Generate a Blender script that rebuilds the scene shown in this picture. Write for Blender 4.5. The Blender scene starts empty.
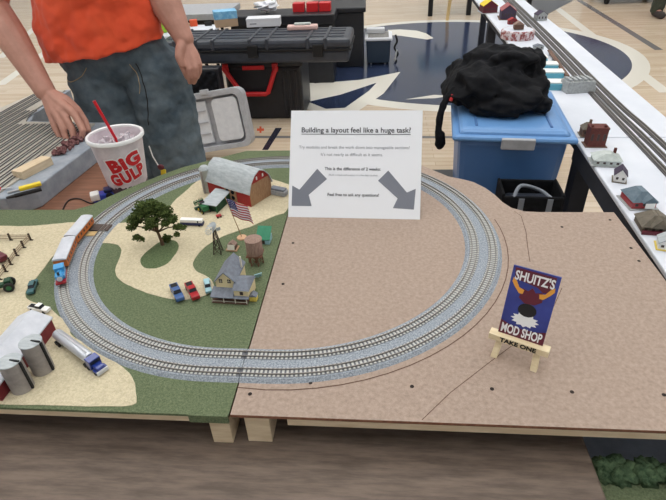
import bpy, bmesh, math, random
from mathutils import Vector, Matrix, Euler, noise
random.seed(7)
PI = math.pi
C = bpy.context.scene.collection
SC = bpy.context.scene
TAB = 0.737      # brown table top
TOP = 0.80       # layout surface

# ------------------------------------------------------------ materials
def lin(c):
    r = []
    for v in c:
        v = v / 255.0
        r.append(v / 12.92 if v <= 0.04045 else ((v + 0.055) / 1.055) ** 2.4)
    return (r[0], r[1], r[2], 1.0)

def mat(name, col, rough=0.6, metal=0.0, col2=None, scale=40.0, detail=4.0, bump=0.0, bscale=None,
        stretch=(1, 1, 1), trans=0.0, spec=0.5, emit=0.0, coat=0.0, sheen=0.0, contrast=(0.35, 0.65)):
    m = bpy.data.materials.new(name); m.use_nodes = True
    nt = m.node_tree; N = nt.nodes; L = nt.links
    b = N['Principled BSDF']
    b.inputs['Base Color'].default_value = lin(col)
    b.inputs['Roughness'].default_value = rough
    b.inputs['Metallic'].default_value = metal
    b.inputs['Specular IOR Level'].default_value = spec
    b.inputs['Coat Weight'].default_value = coat
    b.inputs['Sheen Weight'].default_value = sheen
    if trans: b.inputs['Transmission Weight'].default_value = trans
    if emit:
        b.inputs['Emission Color'].default_value = lin(col); b.inputs['Emission Strength'].default_value = emit
    tc = N.new('ShaderNodeTexCoord'); mp = N.new('ShaderNodeMapping')
    mp.inputs['Scale'].default_value = stretch
    L.new(tc.outputs['Object'], mp.inputs['Vector'])
    if col2 is not None:
        n = N.new('ShaderNodeTexNoise'); n.inputs['Scale'].default_value = scale; n.inputs['Detail'].default_value = detail
        n.inputs['Roughness'].default_value = 0.65
        L.new(mp.outputs[0], n.inputs['Vector'])
        r = N.new('ShaderNodeValToRGB')
        r.color_ramp.elements[0].position = contrast[0]; r.color_ramp.elements[1].position = contrast[1]
        r.color_ramp.elements[0].color = lin(col); r.color_ramp.elements[1].color = lin(col2)
        L.new(n.outputs['Fac'], r.inputs['Fac']); L.new(r.outputs['Color'], b.inputs['Base Color'])
    if bump:
        n2 = N.new('ShaderNodeTexNoise'); n2.inputs['Scale'].default_value = bscale or scale * 2; n2.inputs['Detail'].default_value = 3
        L.new(mp.outputs[0], n2.inputs['Vector'])
        bp = N.new('ShaderNodeBump'); bp.inputs['Strength'].default_value = bump; bp.inputs['Distance'].default_value = 0.002
        L.new(n2.outputs['Fac'], bp.inputs['Height']); L.new(bp.outputs['Normal'], b.inputs['Normal'])
    return m

M = {}
def dm(k, *a, **kw): M[k] = mat(k, *a, **kw)
dm('grass', (92, 104, 78), 0.95, col2=(120, 131, 102), scale=320, bump=1.0, bscale=700, spec=0.1)
dm('grass_dark', (84, 100, 70), 0.95, col2=(112, 126, 92), scale=320, bump=1.0, bscale=700, spec=0.1)
dm('sand', (188, 177, 150), 0.95, col2=(212, 201, 174), scale=260, bump=0.5, bscale=600, spec=0.1)
dm('ballast', (118, 126, 136), 0.9, col2=(178, 186, 196), scale=420, bump=0.8, bscale=800, spec=0.3)
dm('rail', (132, 128, 124), 0.4, 0.6)
dm('tie', (196, 196, 192), 0.8)
dm('hardboard', (150, 132, 120), 0.75, col2=(172, 153, 140), scale=160, detail=9, bump=0.3, bscale=900, spec=0.3)
dm('hardboard_edge', (112, 72, 54), 0.85, col2=(140, 96, 74), scale=90)
dm('pine', (204, 182, 150), 0.7, col2=(222, 204, 176), scale=18, stretch=(1, 6, 6))
dm('pine_light', (218, 198, 160), 0.6, col2=(230, 214, 182), scale=30, stretch=(1, 6, 6))
dm('pencil', (92, 66, 52), 0.9)
dm('hole', (40, 30, 26), 0.9)
dm('tablewood', (84, 71, 62), 0.6, col2=(118, 102, 91), scale=14, detail=10, stretch=(1, 7, 1), bump=0.2)
dm('tablewood_back', (112, 76, 58), 0.5, col2=(140, 98, 76), scale=8, detail=9, stretch=(1, 12, 1))
dm('black_metal', (28, 29, 32), 0.45, 0.4)
dm('black_plastic', (20, 22, 29), 0.42, col2=(28, 30, 38), scale=20)
dm('black_case', (44, 49, 59), 0.35, col2=(56, 61, 72), scale=15)
dm('dark_fabric', (12, 13, 16), 0.9, col2=(22, 23, 28), scale=60, bump=0.4, bscale=300, spec=0.2)
dm('skirt', (32, 35, 44), 0.85, col2=(42, 45, 55), scale=12)
dm('red_plastic', (200, 34, 40), 0.4)
dm('white_paper', (232, 234, 240), 0.75)
dm('white_board', (206, 211, 222), 0.6, col2=(216, 220, 230), scale=5)
dm('ink', (70, 72, 80), 0.9)
dm('ink_light', (150, 152, 162), 0.9)
dm('ink_black', (24, 22, 22), 0.8)
dm('arrow_grey', (122, 126, 138), 0.85)
dm('tub', (66, 106, 160), 0.42, col2=(72, 112, 166), scale=6)
dm('tub_lid', (96, 142, 196), 0.38, col2=(102, 148, 202), scale=6)
dm('grey_plastic', (158, 160, 166), 0.5, col2=(172, 174, 180), scale=30)
dm('grey_plastic_light', (196, 199, 206), 0.5, col2=(208, 211, 216), scale=30)
dm('grey_module', (136, 146, 158), 0.7, col2=(160, 168, 178), scale=25, bump=0.2)
dm('yard_ballast', (168, 162, 152), 0.9, col2=(192, 186, 176), scale=250, bump=0.5)
dm('yard_rail', (84, 80, 80), 0.5, 0.4)
dm('maroon_scrub', (84, 48, 50), 0.95, col2=(140, 100, 100), scale=120, bump=0.8)
dm('skin', (176, 128, 112), 0.55, col2=(190, 140, 124), scale=30, detail=5, bump=0.12, bscale=160)
dm('shirt', (226, 78, 42), 0.9, col2=(234, 88, 50), scale=12, bump=0.15, bscale=400, sheen=0.2)
dm('denim', (72, 86, 97), 0.9, col2=(112, 124, 132), scale=9, detail=8, bump=0.4, bscale=500, spec=0.2)
dm('denim_seam', (168, 150, 118), 0.9)
dm('hair', (58, 40, 28), 0.8, col2=(78, 56, 40), scale=60)
dm('eye', (240, 240, 238), 0.3); dm('lip', (160, 92, 84), 0.6)
dm('barn_red', (150, 34, 36), 0.7, col2=(168, 46, 44), scale=120, stretch=(6, 6, 1))
dm('shed_red', (112, 30, 38), 0.7, col2=(128, 40, 46), scale=120)
dm('barn_wood', (146, 112, 84), 0.85, col2=(172, 136, 104), scale=90, stretch=(6, 6, 1))
dm('roof_grey', (158, 166, 172), 0.6, col2=(186, 192, 196), scale=60, stretch=(1, 5, 1))
dm('roof_white', (190, 194, 204), 0.6, col2=(206, 209, 218), scale=40)
dm('silo_grey', (136, 130, 128), 0.7, col2=(160, 154, 150), scale=40)
dm('silo_pale', (164, 166, 158), 0.7, col2=(184, 186, 178), scale=60)
dm('white', (236, 236, 234), 0.5)
dm('offwhite', (214, 208, 194), 0.6)
dm('green_paint', (32, 104, 62), 0.5); dm('green_dark', (22, 66, 42), 0.6)
dm('green_roof', (44, 122, 92), 0.7, col2=(56, 134, 102), scale=80)
dm('leaf', (52, 68, 34), 0.9, col2=(88, 100, 54), scale=160, detail=5, bump=1.0, bscale=400, spec=0.15)
dm('hedge', (56, 76, 56), 0.95, col2=(92, 112, 84), scale=120, bump=1.0, bscale=300, spec=0.1)
dm('bark', (82, 62, 46), 0.9, col2=(104, 82, 62), scale=200)
dm('cream', (222, 206, 164), 0.7); dm('yellow_paint', (220, 196, 92), 0.6)
dm('roof_slate', (104, 110, 122), 0.75, col2=(124, 130, 142), scale=120)
dm('window_dark', (58, 44, 42), 0.3); dm('glass_dark', (34, 38, 46), 0.15)
dm('tank_wood', (130, 104, 94), 0.85, col2=(156, 132, 120), scale=100, stretch=(5, 5, 1))
dm('rust', (110, 72, 54), 0.8)
dm('navy', (34, 42, 86), 0.4); dm('blue_car', (62, 96, 150), 0.3, coat=0.5); dm('red_car', (168, 30, 40), 0.3, coat=0.5)
dm('pale_blue', (150, 190, 202), 0.4); dm('teal_car', (40, 92, 98), 0.35, coat=0.5); dm('tyre', (30, 30, 32), 0.85)
dm('truck_blue', (28, 52, 134), 0.3, coat=0.5); dm('steel', (196, 200, 208), 0.3, 0.35)
dm('loco_blue', (60, 150, 208), 0.35, coat=0.4); dm('coach', (196, 110, 50), 0.5); dm('coach_dark', (150, 76, 36), 0.5)
dm('crossing', (76, 64, 60), 0.85, col2=(92, 80, 74), scale=200); dm('crossing_tan', (206, 176, 124), 0.8)
dm('post_wood', (58, 46, 38), 0.85); dm('rail_wood', (146, 128, 106), 0.85)
dm('maroon', (96, 30, 44), 0.5)
dm('flag_red', (178, 34, 52), 0.8); dm('flag_white', (226, 226, 232), 0.8); dm('flag_blue', (42, 46, 108), 0.8)
dm('pole', (158, 124, 88), 0.5); dm('stone', (150, 154, 164), 0.85, col2=(182, 184, 190), scale=250, bump=0.6)
dm('tan_base', (200, 160, 128), 0.8)
dm('card_blue', (38, 46, 116), 0.4, col2=(58, 72, 158), scale=12); dm('card_maroon', (96, 26, 46), 0.5); dm('card_dark', (24, 22, 52), 0.5)
dm('flame', (226, 158, 62), 0.5); dm('card_white', (238, 238, 240), 0.5); dm('card_black', (18, 16, 22), 0.5)
dm('cup_plastic', (204, 194, 202), 0.35, col2=(230, 222, 228), scale=26, detail=6)
dm('cup_rim', (238, 238, 240), 0.3); dm('tie_gap', (112, 114, 120), 0.9)
dm('drink', (168, 132, 142), 0.3, col2=(206, 190, 198), scale=30, detail=5); dm('cup_dark', (78, 62, 72), 0.4)
dm('logo_red', (206, 36, 44), 0.5); dm('straw_red', (218, 24, 44), 0.35)
dm('ice', (224, 216, 224), 0.15, trans=0.4)
dm('yellow', (236, 208, 46), 0.5); dm('steel_blade', (200, 200, 204), 0.3, 0.8)
dm('blue_toy', (48, 70, 172), 0.35); dm('cable', (26, 22, 24), 0.6)
dm('lime', (146, 190, 48), 0.5); dm('tissue_blue', (96, 166, 214), 0.55, col2=(150, 204, 234), scale=30); dm('cardboard', (188, 160, 132), 0.8)
dm('box_white', (222, 224, 230), 0.55); dm('pink', (222, 186, 180), 0.4); dm('orange_tool', (220, 84, 44), 0.5)
dm('foam', (26, 27, 31), 0.95, spec=0.15); dm('bin_blue', (46, 60, 78), 0.5); dm('junk_grey', (150, 150, 148), 0.6, col2=(96, 92, 88), scale=60)
dm('strap', (120, 126, 136), 0.8)
dm('turquoise', (96, 168, 190), 0.6); dm('roof_olive', (98, 92, 82), 0.8, col2=(116, 108, 96), scale=100)
dm('roof_teal', (88, 106, 120), 0.8, col2=(106, 122, 134), scale=100); dm('roof_purple', (66, 56, 76), 0.8)
dm('brick', (88, 42, 38), 0.8, col2=(104, 54, 48), scale=200); dm('brown_paint', (104, 78, 66), 0.8)
dm('concrete', (150, 154, 156), 0.85, col2=(176, 180, 182), scale=120, bump=0.4)
dm('glasshouse', (168, 178, 176), 0.35, col2=(192, 200, 198), scale=60); dm('mottled_red', (140, 74, 74), 0.85, col2=(206, 196, 200), scale=55, contrast=(0.45, 0.55))
dm('slate_road', (104, 112, 126), 0.8, col2=(118, 126, 140), scale=40)
dm('floor_navy', (40, 50, 76), 0.14, col2=(46, 58, 86), scale=3)
dm('floor_white', (226, 222, 212), 0.2); dm('floor_line', (118, 116, 116), 0.2); dm('floor_orange', (214, 96, 66), 0.2); dm('floor_dark', (44, 46, 58), 0.2)
dm('floor_grey', (72, 76, 84), 0.3)
dm('gym_wall', (206, 210, 214), 0.8, col2=(198, 202, 206), scale=2)
dm('lamp_white', (255, 252, 246), 0.5, emit=2.5)
dm('boot', (52, 46, 46), 0.8); dm('trouser', (60, 66, 56), 0.9)

def floor_wood():
    m = bpy.data.materials.new('gym_floor_planks'); m.use_nodes = True
    nt = m.node_tree; N = nt.nodes; L = nt.links; b = N['Principled BSDF']
    b.inputs['Roughness'].default_value = 0.22
    tc = N.new('ShaderNodeTexCoord')
    br = N.new('ShaderNodeTexBrick')
    br.inputs['Scale'].default_value = 1.0; br.inputs['Brick Width'].default_value = 1.1; br.inputs['Row Height'].default_value = 0.057
    br.inputs['Mortar Size'].default_value = 0.0008
    br.inputs['Color1'].default_value = lin((212, 194, 172)); br.inputs['Color2'].default_value = lin((198, 178, 154)); br.inputs['Mortar'].default_value = lin((150, 124, 98))
    n = N.new('ShaderNodeTexNoise'); n.inputs['Scale'].default_value = 3; n.inputs['Detail'].default_value = 6
    mp = N.new('ShaderNodeMapping'); mp.inputs['Scale'].default_value = (1, 12, 1)
    L.new(tc.outputs['Object'], br.inputs['Vector']); L.new(tc.outputs['Object'], mp.inputs['Vector']); L.new(mp.outputs[0], n.inputs['Vector'])
    mx = N.new('ShaderNodeMixRGB'); mx.blend_type = 'OVERLAY'; mx.inputs[0].default_value = 0.25
    L.new(br.outputs['Color'], mx.inputs[1]); L.new(n.outputs['Fac'], mx.inputs[2]); L.new(mx.outputs[0], b.inputs['Base Color'])
    return m
M['gym_floor'] = floor_wood()

# ------------------------------------------------------------ mesh builder
class MB:
    def __init__(s): s.v = []; s.f = []; s.m = []; s.T = Matrix.Identity(4)
    def add(s, vs, fs, m=0):
        o = len(s.v); s.v += [tuple(s.T @ Vector(p)) for p in vs]
        for f in fs: s.f.append([i + o for i in f]); s.m.append(m)
        return s
    def at(s, loc=(0, 0, 0), rz=0, rx=0, ry=0):
        s.T = Matrix.Translation(loc) @ Euler((rx, ry, rz), 'XYZ').to_matrix().to_4x4(); return s
    def box(s, c, d, m=0, rz=0, rx=0, ry=0):
        R = Euler((rx, ry, rz)).to_matrix(); c = Vector(c); vs = []
        for z in (-.5, .5):
            for x, y in ((-.5, -.5), (.5, -.5), (.5, .5), (-.5, .5)): vs.append(c + R @ Vector((x * d[0], y * d[1], z * d[2])))
        return s.add(vs, [(3, 2, 1, 0), (4, 5, 6, 7), (0, 1, 5, 4), (1, 2, 6, 5), (2, 3, 7, 6), (3, 0, 4, 7)], m)
    def bx(s, x0, x1, y0, y1, z0, z1, m=0): return s.box(((x0 + x1) / 2, (y0 + y1) / 2, (z0 + z1) / 2), (x1 - x0, y1 - y0, z1 - z0), m)
    def frus(s, c, d0, d1, h, m=0, off=(0, 0)):
        x, y, z = c; vs = []
        for (d, zz, o) in ((d0, z, (0, 0)), (d1, z + h, off)):
            for a, b in ((-.5, -.5), (.5, -.5), (.5, .5), (-.5, .5)): vs.append((x + a * d[0] + o[0], y + b * d[1] + o[1], zz))
        return s.add(vs, [(3, 2, 1, 0), (4, 5, 6, 7), (0, 1, 5, 4), (1, 2, 6, 5), (2, 3, 7, 6), (3, 0, 4, 7)], m)
    def cyl(s, p0, p1, r0, r1=None, n=16, m=0):
        r1 = r0 if r1 is None else r1
        return s.tube([p0, p1], [r0, r1], n, m)
    def tube(s, pts, r, n=8, m=0, closed=False):
        P = [Vector(p) for p in pts]; k = len(P)
        if not isinstance(r, (list, tuple)): r = [r] * k
        vs = []; up = None
        for i in range(k):
            if closed: t = P[(i + 1) % k] - P[i - 1]
            else: t = P[min(i + 1, k - 1)] - P[max(i - 1, 0)]
            t.normalize()
            if up is None:
                up = Vector((0, 0, 1)) if abs(t.z) < .9 else Vector((1, 0, 0))
            a = t.cross(up); a.normalize(); b = a.cross(t); up = b
            for j in range(n):
                w = 2 * PI * j / n; vs.append(P[i] + (a * math.cos(w) + b * math.sin(w)) * r[i])
        fs = []
        for i in range(k if closed else k - 1):
            i2 = (i + 1) % k
            for j in range(n): fs.append((i * n + j, i * n + (j + 1) % n, i2 * n + (j + 1) % n, i2 * n + j))
        if not closed: fs += [tuple(reversed(range(n))), tuple((k - 1) * n + j for j in range(n))]
        return s.add(vs, fs, m)
    def lathe(s, prof, n=32, m=0, c=(0, 0), cap=True):
        vs = []; fs = []
        for r, z in prof:
            for j in range(n): w = 2 * PI * j / n; vs.append((c[0] + r * math.cos(w), c[1] + r * math.sin(w), z))
        for i in range(len(prof) - 1):
            for j in range(n): fs.append((i * n + j, i * n + (j + 1) % n, (i + 1) * n + (j + 1) % n, (i + 1) * n + j))
        if cap and prof[0][0] > 1e-6: fs.append(tuple(reversed(range(n))))
        if cap and prof[-1][0] > 1e-6: fs.append(tuple((len(prof) - 1) * n + j for j in range(n)))
        return s.add(vs, fs, m)
    def prism(s, poly, z0, z1, m=0, mt=None):
        a = sum(poly[i - 1][0] * poly[i][1] - poly[i][0] * poly[i - 1][1] for i in range(len(poly)))
        if a < 0: poly = list(reversed(poly))
        n = len(poly); vs = [(p[0], p[1], z0) for p in poly] + [(p[0], p[1], z1) for p in poly]
        s.add(vs, [tuple(reversed(range(n)))] + [(i, (i + 1) % n, n + (i + 1) % n, n + i) for i in range(n)], m)
        return s.add([(p[0], p[1], z1) for p in poly], [tuple(range(n))], m if mt is None else mt)
    def extr(s, prof, axis0, axis1, m=0):
        """profile (u,z) swept from y0 to y1"""
        n = len(prof); vs = [(u, axis0, z) for u, z in prof] + [(u, axis1, z) for u, z in prof]
        return s.add(vs, [tuple(range(n)), tuple(reversed(range(n, 2 * n)))] + [(i + n, (i + 1) % n + n, (i + 1) % n, i) for i in range(n)], m)
    def ball(s, c, r, m=0, u=14, w=8, jit=0.0, seed=0):
        if not isinstance(r, (list, tuple)): r = (r, r, r)
        vs = []; fs = []
        for i in range(w + 1):
            th = PI * i / w
            for j in range(u):
                ph = 2 * PI * j / u
                d = Vector((math.sin(th) * math.cos(ph), math.sin(th) * math.sin(ph), math.cos(th)))
                k = 1 + jit * (noise.noise(d * 2.3 + Vector((seed, seed * .7, 1))) ) if jit else 1
                vs.append((c[0] + d.x * r[0] * k, c[1] + d.y * r[1] * k, c[2] + d.z * r[2] * k))
        for i in range(w):
            for j in range(u): fs.append((i * u + j, (i + 1) * u + j, (i + 1) * u + (j + 1) % u, i * u + (j + 1) % u))
        return s.add(vs, fs, m)
    def cap(s, a, b, ra, rb, n=12, m=0):
        """tapered capsule"""
        a = Vector(a); b = Vector(b); s.tube([a, b], [ra, rb], n, m); s.ball(a, ra, m, n, 8); s.ball(b, rb, m, n, 8); return s
    def mesh(s, name, mats):
        me = bpy.data.meshes.new(name); me.from_pydata(s.v, [], s.f); me.update()
        for mm in mats: me.materials.append(M[mm] if isinstance(mm, str) else mm)
        me.polygons.foreach_set('material_index', s.m)
        return me
    def build(s, name, mats, parent=None, bevel=0, smooth=0, label=None, kind=None, loc=None, rz=0):
        if isinstance(mats, str): mats = [mats]
        me = s.mesh(name, mats)
        bm = bmesh.new(); bm.from_mesh(me); bmesh.ops.remove_doubles(bm, verts=bm.verts, dist=1e-6)
        bmesh.ops.recalc_face_normals(bm, faces=bm.faces); bm.to_mesh(me); bm.free()
        if smooth:
            me.polygons.foreach_set('use_smooth', [True] * len(me.polygons)); me.set_sharp_from_angle(angle=math.radians(smooth))
        o = bpy.data.objects.new(name, me); C.objects.link(o)
        if parent: o.parent = parent
        if bevel:
            b = o.modifiers.new('bevel', 'BEVEL'); b.width = bevel; b.segments = 2; b.limit_method = 'ANGLE'; b.angle_limit = math.radians(40)
        if label: o['label'] = label
        if kind: o['kind'] = kind
        if loc: o.location = loc
        if rz: o.rotation_euler.z = rz
        return o

def thing(name, label, cat, loc=(0, 0, 0), rz=0, group=None, rx=0, ry=0):
    o = bpy.data.objects.new(name, None); C.objects.link(o); o.empty_display_size = 0.02
    o.location = loc; o.rotation_euler = (rx, ry, rz); o['label'] = label; o['category'] = cat
    if group: o['group'] = group
    return o
def tag(o, label, cat, group=None):
    o['label'] = label; o['category'] = cat
    if group: o['group'] = group
    return o
def copy_tree(o, parent=None):
    c = o.copy(); C.objects.link(c)
    if parent: c.parent = parent
    for ch in list(o.children): copy_tree(ch, c)
    return c
def ang(a, b): return math.atan2(b[1] - a[1], b[0] - a[0])
def mid(a, b): return ((a[0] + b[0]) / 2, (a[1] + b[1]) / 2)
def v3(p, z=TOP): return (p[0], p[1], z)

def text_mesh(txt, size, extr=0.0003, offset=0.0, align='CENTER', shear=0, spacing=1.0):
    cu = bpy.data.curves.new('lettering', 'FONT'); cu.body = txt; cu.size = size; cu.extrude = extr; cu.offset = offset
    cu.align_x = align; cu.align_y = 'CENTER'; cu.shear = shear; cu.space_character = spacing; cu.resolution_u = 3
    o = bpy.data.objects.new('lettering', cu); C.objects.link(o)
    dg = bpy.context.evaluated_depsgraph_get(); dg.update()
    me = bpy.data.meshes.new_from_object(o.evaluated_get(dg)); bpy.data.objects.remove(o); bpy.data.curves.remove(cu)
    return me
def text(name, txt, size, m, parent, T, extr=0.0003, offset=0.0, warp=None, label=None, sx=1.0, **kw):
    me = text_mesh(txt, size, extr, offset, **kw); me.materials.clear(); me.materials.append(M[m])
    for v in me.vertices:
        p = Vector((v.co.x * sx, v.co.y, v.co.z))
        if warp: p = warp(p)
        v.co = T @ p if T else p
    o = bpy.data.objects.new(name, me); C.objects.link(o); o.parent = parent
    if label: o['label'] = label
    return o
# ------------------------------------------------------------ camera
_R, _C, _f = [[0.996537, -0.010463, 0.082488], [0.074243, 0.558671, -0.82606], [-0.03744, 0.829324, 0.557513]],[0.18887, -0.42713, 1.35053],514.907
cam = bpy.data.cameras.new('camera'); co = bpy.data.objects.new('camera', cam); C.objects.link(co)
mw = Matrix(_R).to_4x4(); mw.translation = Vector(_C); co.matrix_world = mw
cam.sensor_width = 36; cam.lens = _f / 666 * 36; cam.clip_start = 0.02; cam.clip_end = 100
SC.camera = co

# ------------------------------------------------------------ setting
f = MB()
f.add([(-9, -3, 0), (9, -3, 0), (9, 16, 0), (-9, 16, 0)], [(0, 1, 2, 3)], 0)
def flat(poly, z, m):
    a = sum(poly[i - 1][0] * poly[i][1] - poly[i][0] * poly[i - 1][1] for i in range(len(poly)))
    if a < 0: poly = list(reversed(poly))
    f.add([(p[0], p[1], z) for p in poly], [tuple(range(len(poly)))], m)
CC = (.97, 5.3)
flat([(CC[0] + 1.84 * math.cos(t * PI / 48), CC[1] + 1.84 * math.sin(t * PI / 48)) for t in range(96)], .0006, 2)
flat([(CC[0] + 1.69 * math.cos(t * PI / 48), CC[1] + 1.69 * math.sin(t * PI / 48)) for t in range(96)], .0012, 1)
flat([(-0.481, 3.635), (-0.4399, 4.2688), (0.0296, 4.3686), (0.407, 4.6126), (0.2433, 3.9527), (0.0332, 3.4973), (-0.1747, 3.4585)], .0018, 2)
flat([(-0.3809, 3.7567), (-0.1268, 3.9316), (0.181, 4.2653), (0.1176, 4.0315), (-0.0657, 3.5951), (-0.216, 3.5766)], .0024, 1)
flat([(0.3159, 6.5655), (0.4671, 6.5781), (0.6694, 6.4805), (0.7721, 6.3036), (0.8406, 6.0243), (0.7585, 5.9641), (0.4665, 6.1962), (0.3118, 6.2699)], .0018, 2)
flat([(0.4156, 3.785), (0.6595, 3.8951), (0.8031, 3.8619), (0.6598, 3.8054)], .0018, 2)
for a, b, w, m in (((-1.3725, 3.0102), (1.4088, 2.9486), .02, 3), ((3.2209, 8.4301), (3.0265, 5.2549), .04, 3), ((2.7268, 7.8414), (2.4893, 3.8748), .05, 2),
                   ((3.9976, 8.2843), (4.1815, 8.2498), .03, 2), ((-4.2165, 5.5183), (-5.069, 7.982), .05, 2), ((-3.4977, 4.404), (-3.9101, 6.3196), .05, 2), ((0.4435, 2.3372), (0.5801, 2.2098), .02, 3)):
    d = Vector((b[0] - a[0], b[1] - a[1], 0)).normalized() * w; n = Vector((-d.y, d.x, 0))
    flat([(a[0] - n.x, a[1] - n.y), (b[0] - n.x, b[1] - n.y), (b[0] + n.x, b[1] + n.y), (a[0] + n.x, a[1] + n.y)], .0007, m)
flat([(-0.5539, 3.1689), (-0.5054, 3.1677), (-0.5362, 2.7626), (-0.5771, 2.7632)], .0008, 5)
flat([(-0.6907, 3.1622), (-0.6382, 3.1609), (-0.6287, 3.1107), (-0.6807, 3.1119)], .0008, 4); flat([(-0.6799, 3.2027), (-0.6648, 3.2024), (-0.6397, 3.0717), (-0.6544, 3.0721)], .0009, 4)
flat([(2.3884, 8.5864), (3.1571, 8.4421), (2.4453, 7.2923), (2.3884, 8.5864)][:3], .0008, 6)
o = f.build('floor', ['gym_floor', 'floor_navy', 'floor_white', 'floor_line', 'floor_orange', 'floor_dark', 'floor_grey']); o['kind'] = 'structure'
for nm, x0, x1, y0, y1 in (('wall_back', -9, 9, 16, 16.2), ('wall_left', -9.2, -9, -3, 16.2), ('wall_right', 9, 9.2, -3, 16.2), ('wall_front', -9, 9, -3.2, -3)):
    o = MB().bx(x0, x1, y0, y1, 0, 7).build(nm, 'gym_wall'); o['kind'] = 'structure'
o = MB().bx(-9.2, 9.2, -3.2, 16.2, 7, 7.1).build('ceiling', 'gym_wall'); o['kind'] = 'structure'

# ------------------------------------------------------------ tables
def table(name, label, x0, x1, y0, y1, z, mtop, thick=.02, legs=True):
    t = thing(name, label, 'table', ((x0 + x1) / 2, (y0 + y1) / 2, 0)); w = (x1 - x0) / 2; d = (y1 - y0) / 2
    MB().bx(-w, w, -d, d, z - thick, z).build('tabletop', mtop, t, bevel=.003)
    MB().bx(-w + .02, w - .02, -d + .02, -d + .035, z - thick - .04, z - thick).bx(-w + .02, w - .02, d - .035, d - .02, z - thick - .04, z - thick).build('apron', 'black_metal', t)
    for sx in (-1, 1):
        for sy in (-1, 1):
            MB().cyl((sx * (w - .06), sy * (d - .06), 0), (sx * (w - .06), sy * (d - .06), z - thick), .014).build('leg', 'black_metal', t, smooth=40)
    return t
table('folding_table', 'brown wood-grain folding table under the two layout modules', -1.35, .473, -.25, .50, TAB, 'tablewood')
t = thing('folding_table', 'reddish brown table behind the grass module holding the large drink cup', 'table', (0, 0, 0))
pt = [(-1.15, .51), (-.445, .51), (-.445, .80), (-.58, 1.06), (-1.15, 1.06)]
MB().prism(pt, TAB - .02, TAB).build('tabletop', 'tablewood_back', t, bevel=.003)
for x, y in ((-1.10, .56), (-.50, .56), (-.63, 1.0), (-1.10, 1.0)): MB().cyl((x, y, 0), (x, y, TAB - .02), .014).build('leg', 'black_metal', t, smooth=40)
table('side_table', 'dark table at lower right under the hedge scenery module', .478, .67, -.45, .33, .665, 'black_plastic')

# lower right scenery module
t = thing('scenery_module', 'low slate-grey module with green hedge at lower right corner of photo', 'model railway module', (.57, -.05, .665))
MB().bx(-.09, .095, -.12, .33, 0, .035).build('road_surface', 'slate_road', t, bevel=.002)
MB().bx(-.09, .095, -.05, .045, .035, .04).build('grass_strip', 'grass', t)
hb = MB(); 
for i in range(60):
    x = -.083 + .17 * random.random(); y = .055 + random.uniform(-.014, .012)
    hb.ball((x, y, .038 + random.random() * .012), random.uniform(.007, .013), 0, 8, 6, 0.9, i * .37)
hb.build('hedge', 'hedge', t, smooth=180, kind='stuff')

# ------------------------------------------------------------ layout modules
sxl = .0385
cx, cy, sx, Ro, TWd = -0.0045, 0.4395, 0.046, 0.3855, 0.0665
XR, YB = 0.679, 0.539
bulR = [(.53, .5385), (.500, .541), (.476, .556), (.462, .582), (.452, .615), (.437, .648), (.415, .678), (.39, .694), (.36, .708), (.335, .735), (.30, .772), (.25, .808), (.18, .842), (.09, .862), (0.001, .868)]
right_poly = [(0.001, 0), (XR, 0), (XR, YB)] + bulR
bulL = [(-.001, .868), (-.05, .869), (-.165, .868), (-.21, .836), (-.26, .800), (-.31, .765), (-.355, .715), (-.40, .655), (-.435, .605), (-.46, .562), (-.49, .540), (-.53, .539)]
left_poly = [(-.001, 0)] + bulL + [(-1.1, YB), (-1.1, 0)]

rm = thing('layout_module', 'bare brown hardboard layout module on pine frame, right of the seam', 'model railway module', (0, 0, TAB))
H = TOP - TAB
b = MB(); b.prism(right_poly, H - .005, H, 0, 1); b.build('top_panel', ['hardboard_edge', 'hardboard'], rm)
MB().bx(.075, XR - .004, .004, .022, H - .022, H - .005).build('front_rail', 'pine', rm)
MB().bx(.52, XR - .004, .515, .533, H - .022, H - .005).build('back_rail', 'pine', rm)
MB().bx(XR - .022, XR - .004, .024, .513, H - .022, H - .005).build('end_rail', 'pine', rm)
MB().bx(.004, .02, .05, .84, H - .022, H - .005).build('seam_rail', 'pine', rm)
for x, y in ((.033, .028), (.40, .30), (.033, .45)):
    MB().bx(x - .017, x + .017, y - .022, y + .022, 0, H - .005).build('leg', 'pine', rm, bevel=.001)
hp = MB()
for px, py in ((250, 394), (310, 382.5), (412, 386), (491, 389), (572, 392), (664, 395)): pass
for q in ((0.0201, 0.0352), (0.1007, 0.0583), (0.2403, 0.0575), (0.3472, 0.0576), (0.4512, 0.0568), (0.5678, 0.0568), (0.5581, 0.479), (0.66, 0.5074), (0.6613, 0.4056), (0.6588, 0.3637), (0.0267, 0.4117), (0.0274, 0.2802)):
    hp.cyl((q[0], q[1], H - .001), (q[0], q[1], H + .0004), .0028, n=12)
hp.build('screw_hole', 'hole', rm)
def ribbon(mb, pts, w, z, m=0):
    for i in range(len(pts) - 1):
        a = Vector((pts[i][0], pts[i][1], 0)); c = Vector((pts[i + 1][0], pts[i + 1][1], 0)); d = (c - a); n = Vector((-d.y, d.x, 0)).normalized() * w / 2
        mb.add([a - n + Vector((0, 0, z)), c - n + Vector((0, 0, z)), c + n + Vector((0, 0, z)), a + n + Vector((0, 0, z))], [(0, 1, 2, 3)], m)
arc = [(-0.0005, 0.0457)]
for k in range(0, 29):
    a = -PI / 2 + k * PI / 36
    arc.append((cx + sx + (Ro + .011) * math.cos(a), cy + (Ro + .011) * math.sin(a)))
b = MB(); ribbon(b, arc[:22], .0016, H + .0003); b.build('pencil_line', 'pencil', rm)
b = MB(); ribbon(b, [(0.2501, 0.0029), (0.2904, 0.0483), (0.3532, 0.1071), (0.4427, 0.1879), (0.4732, 0.229), (0.5021, 0.2815)], .0011, H + .0003); b.build('pencil_line', 'pencil', rm)
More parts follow.
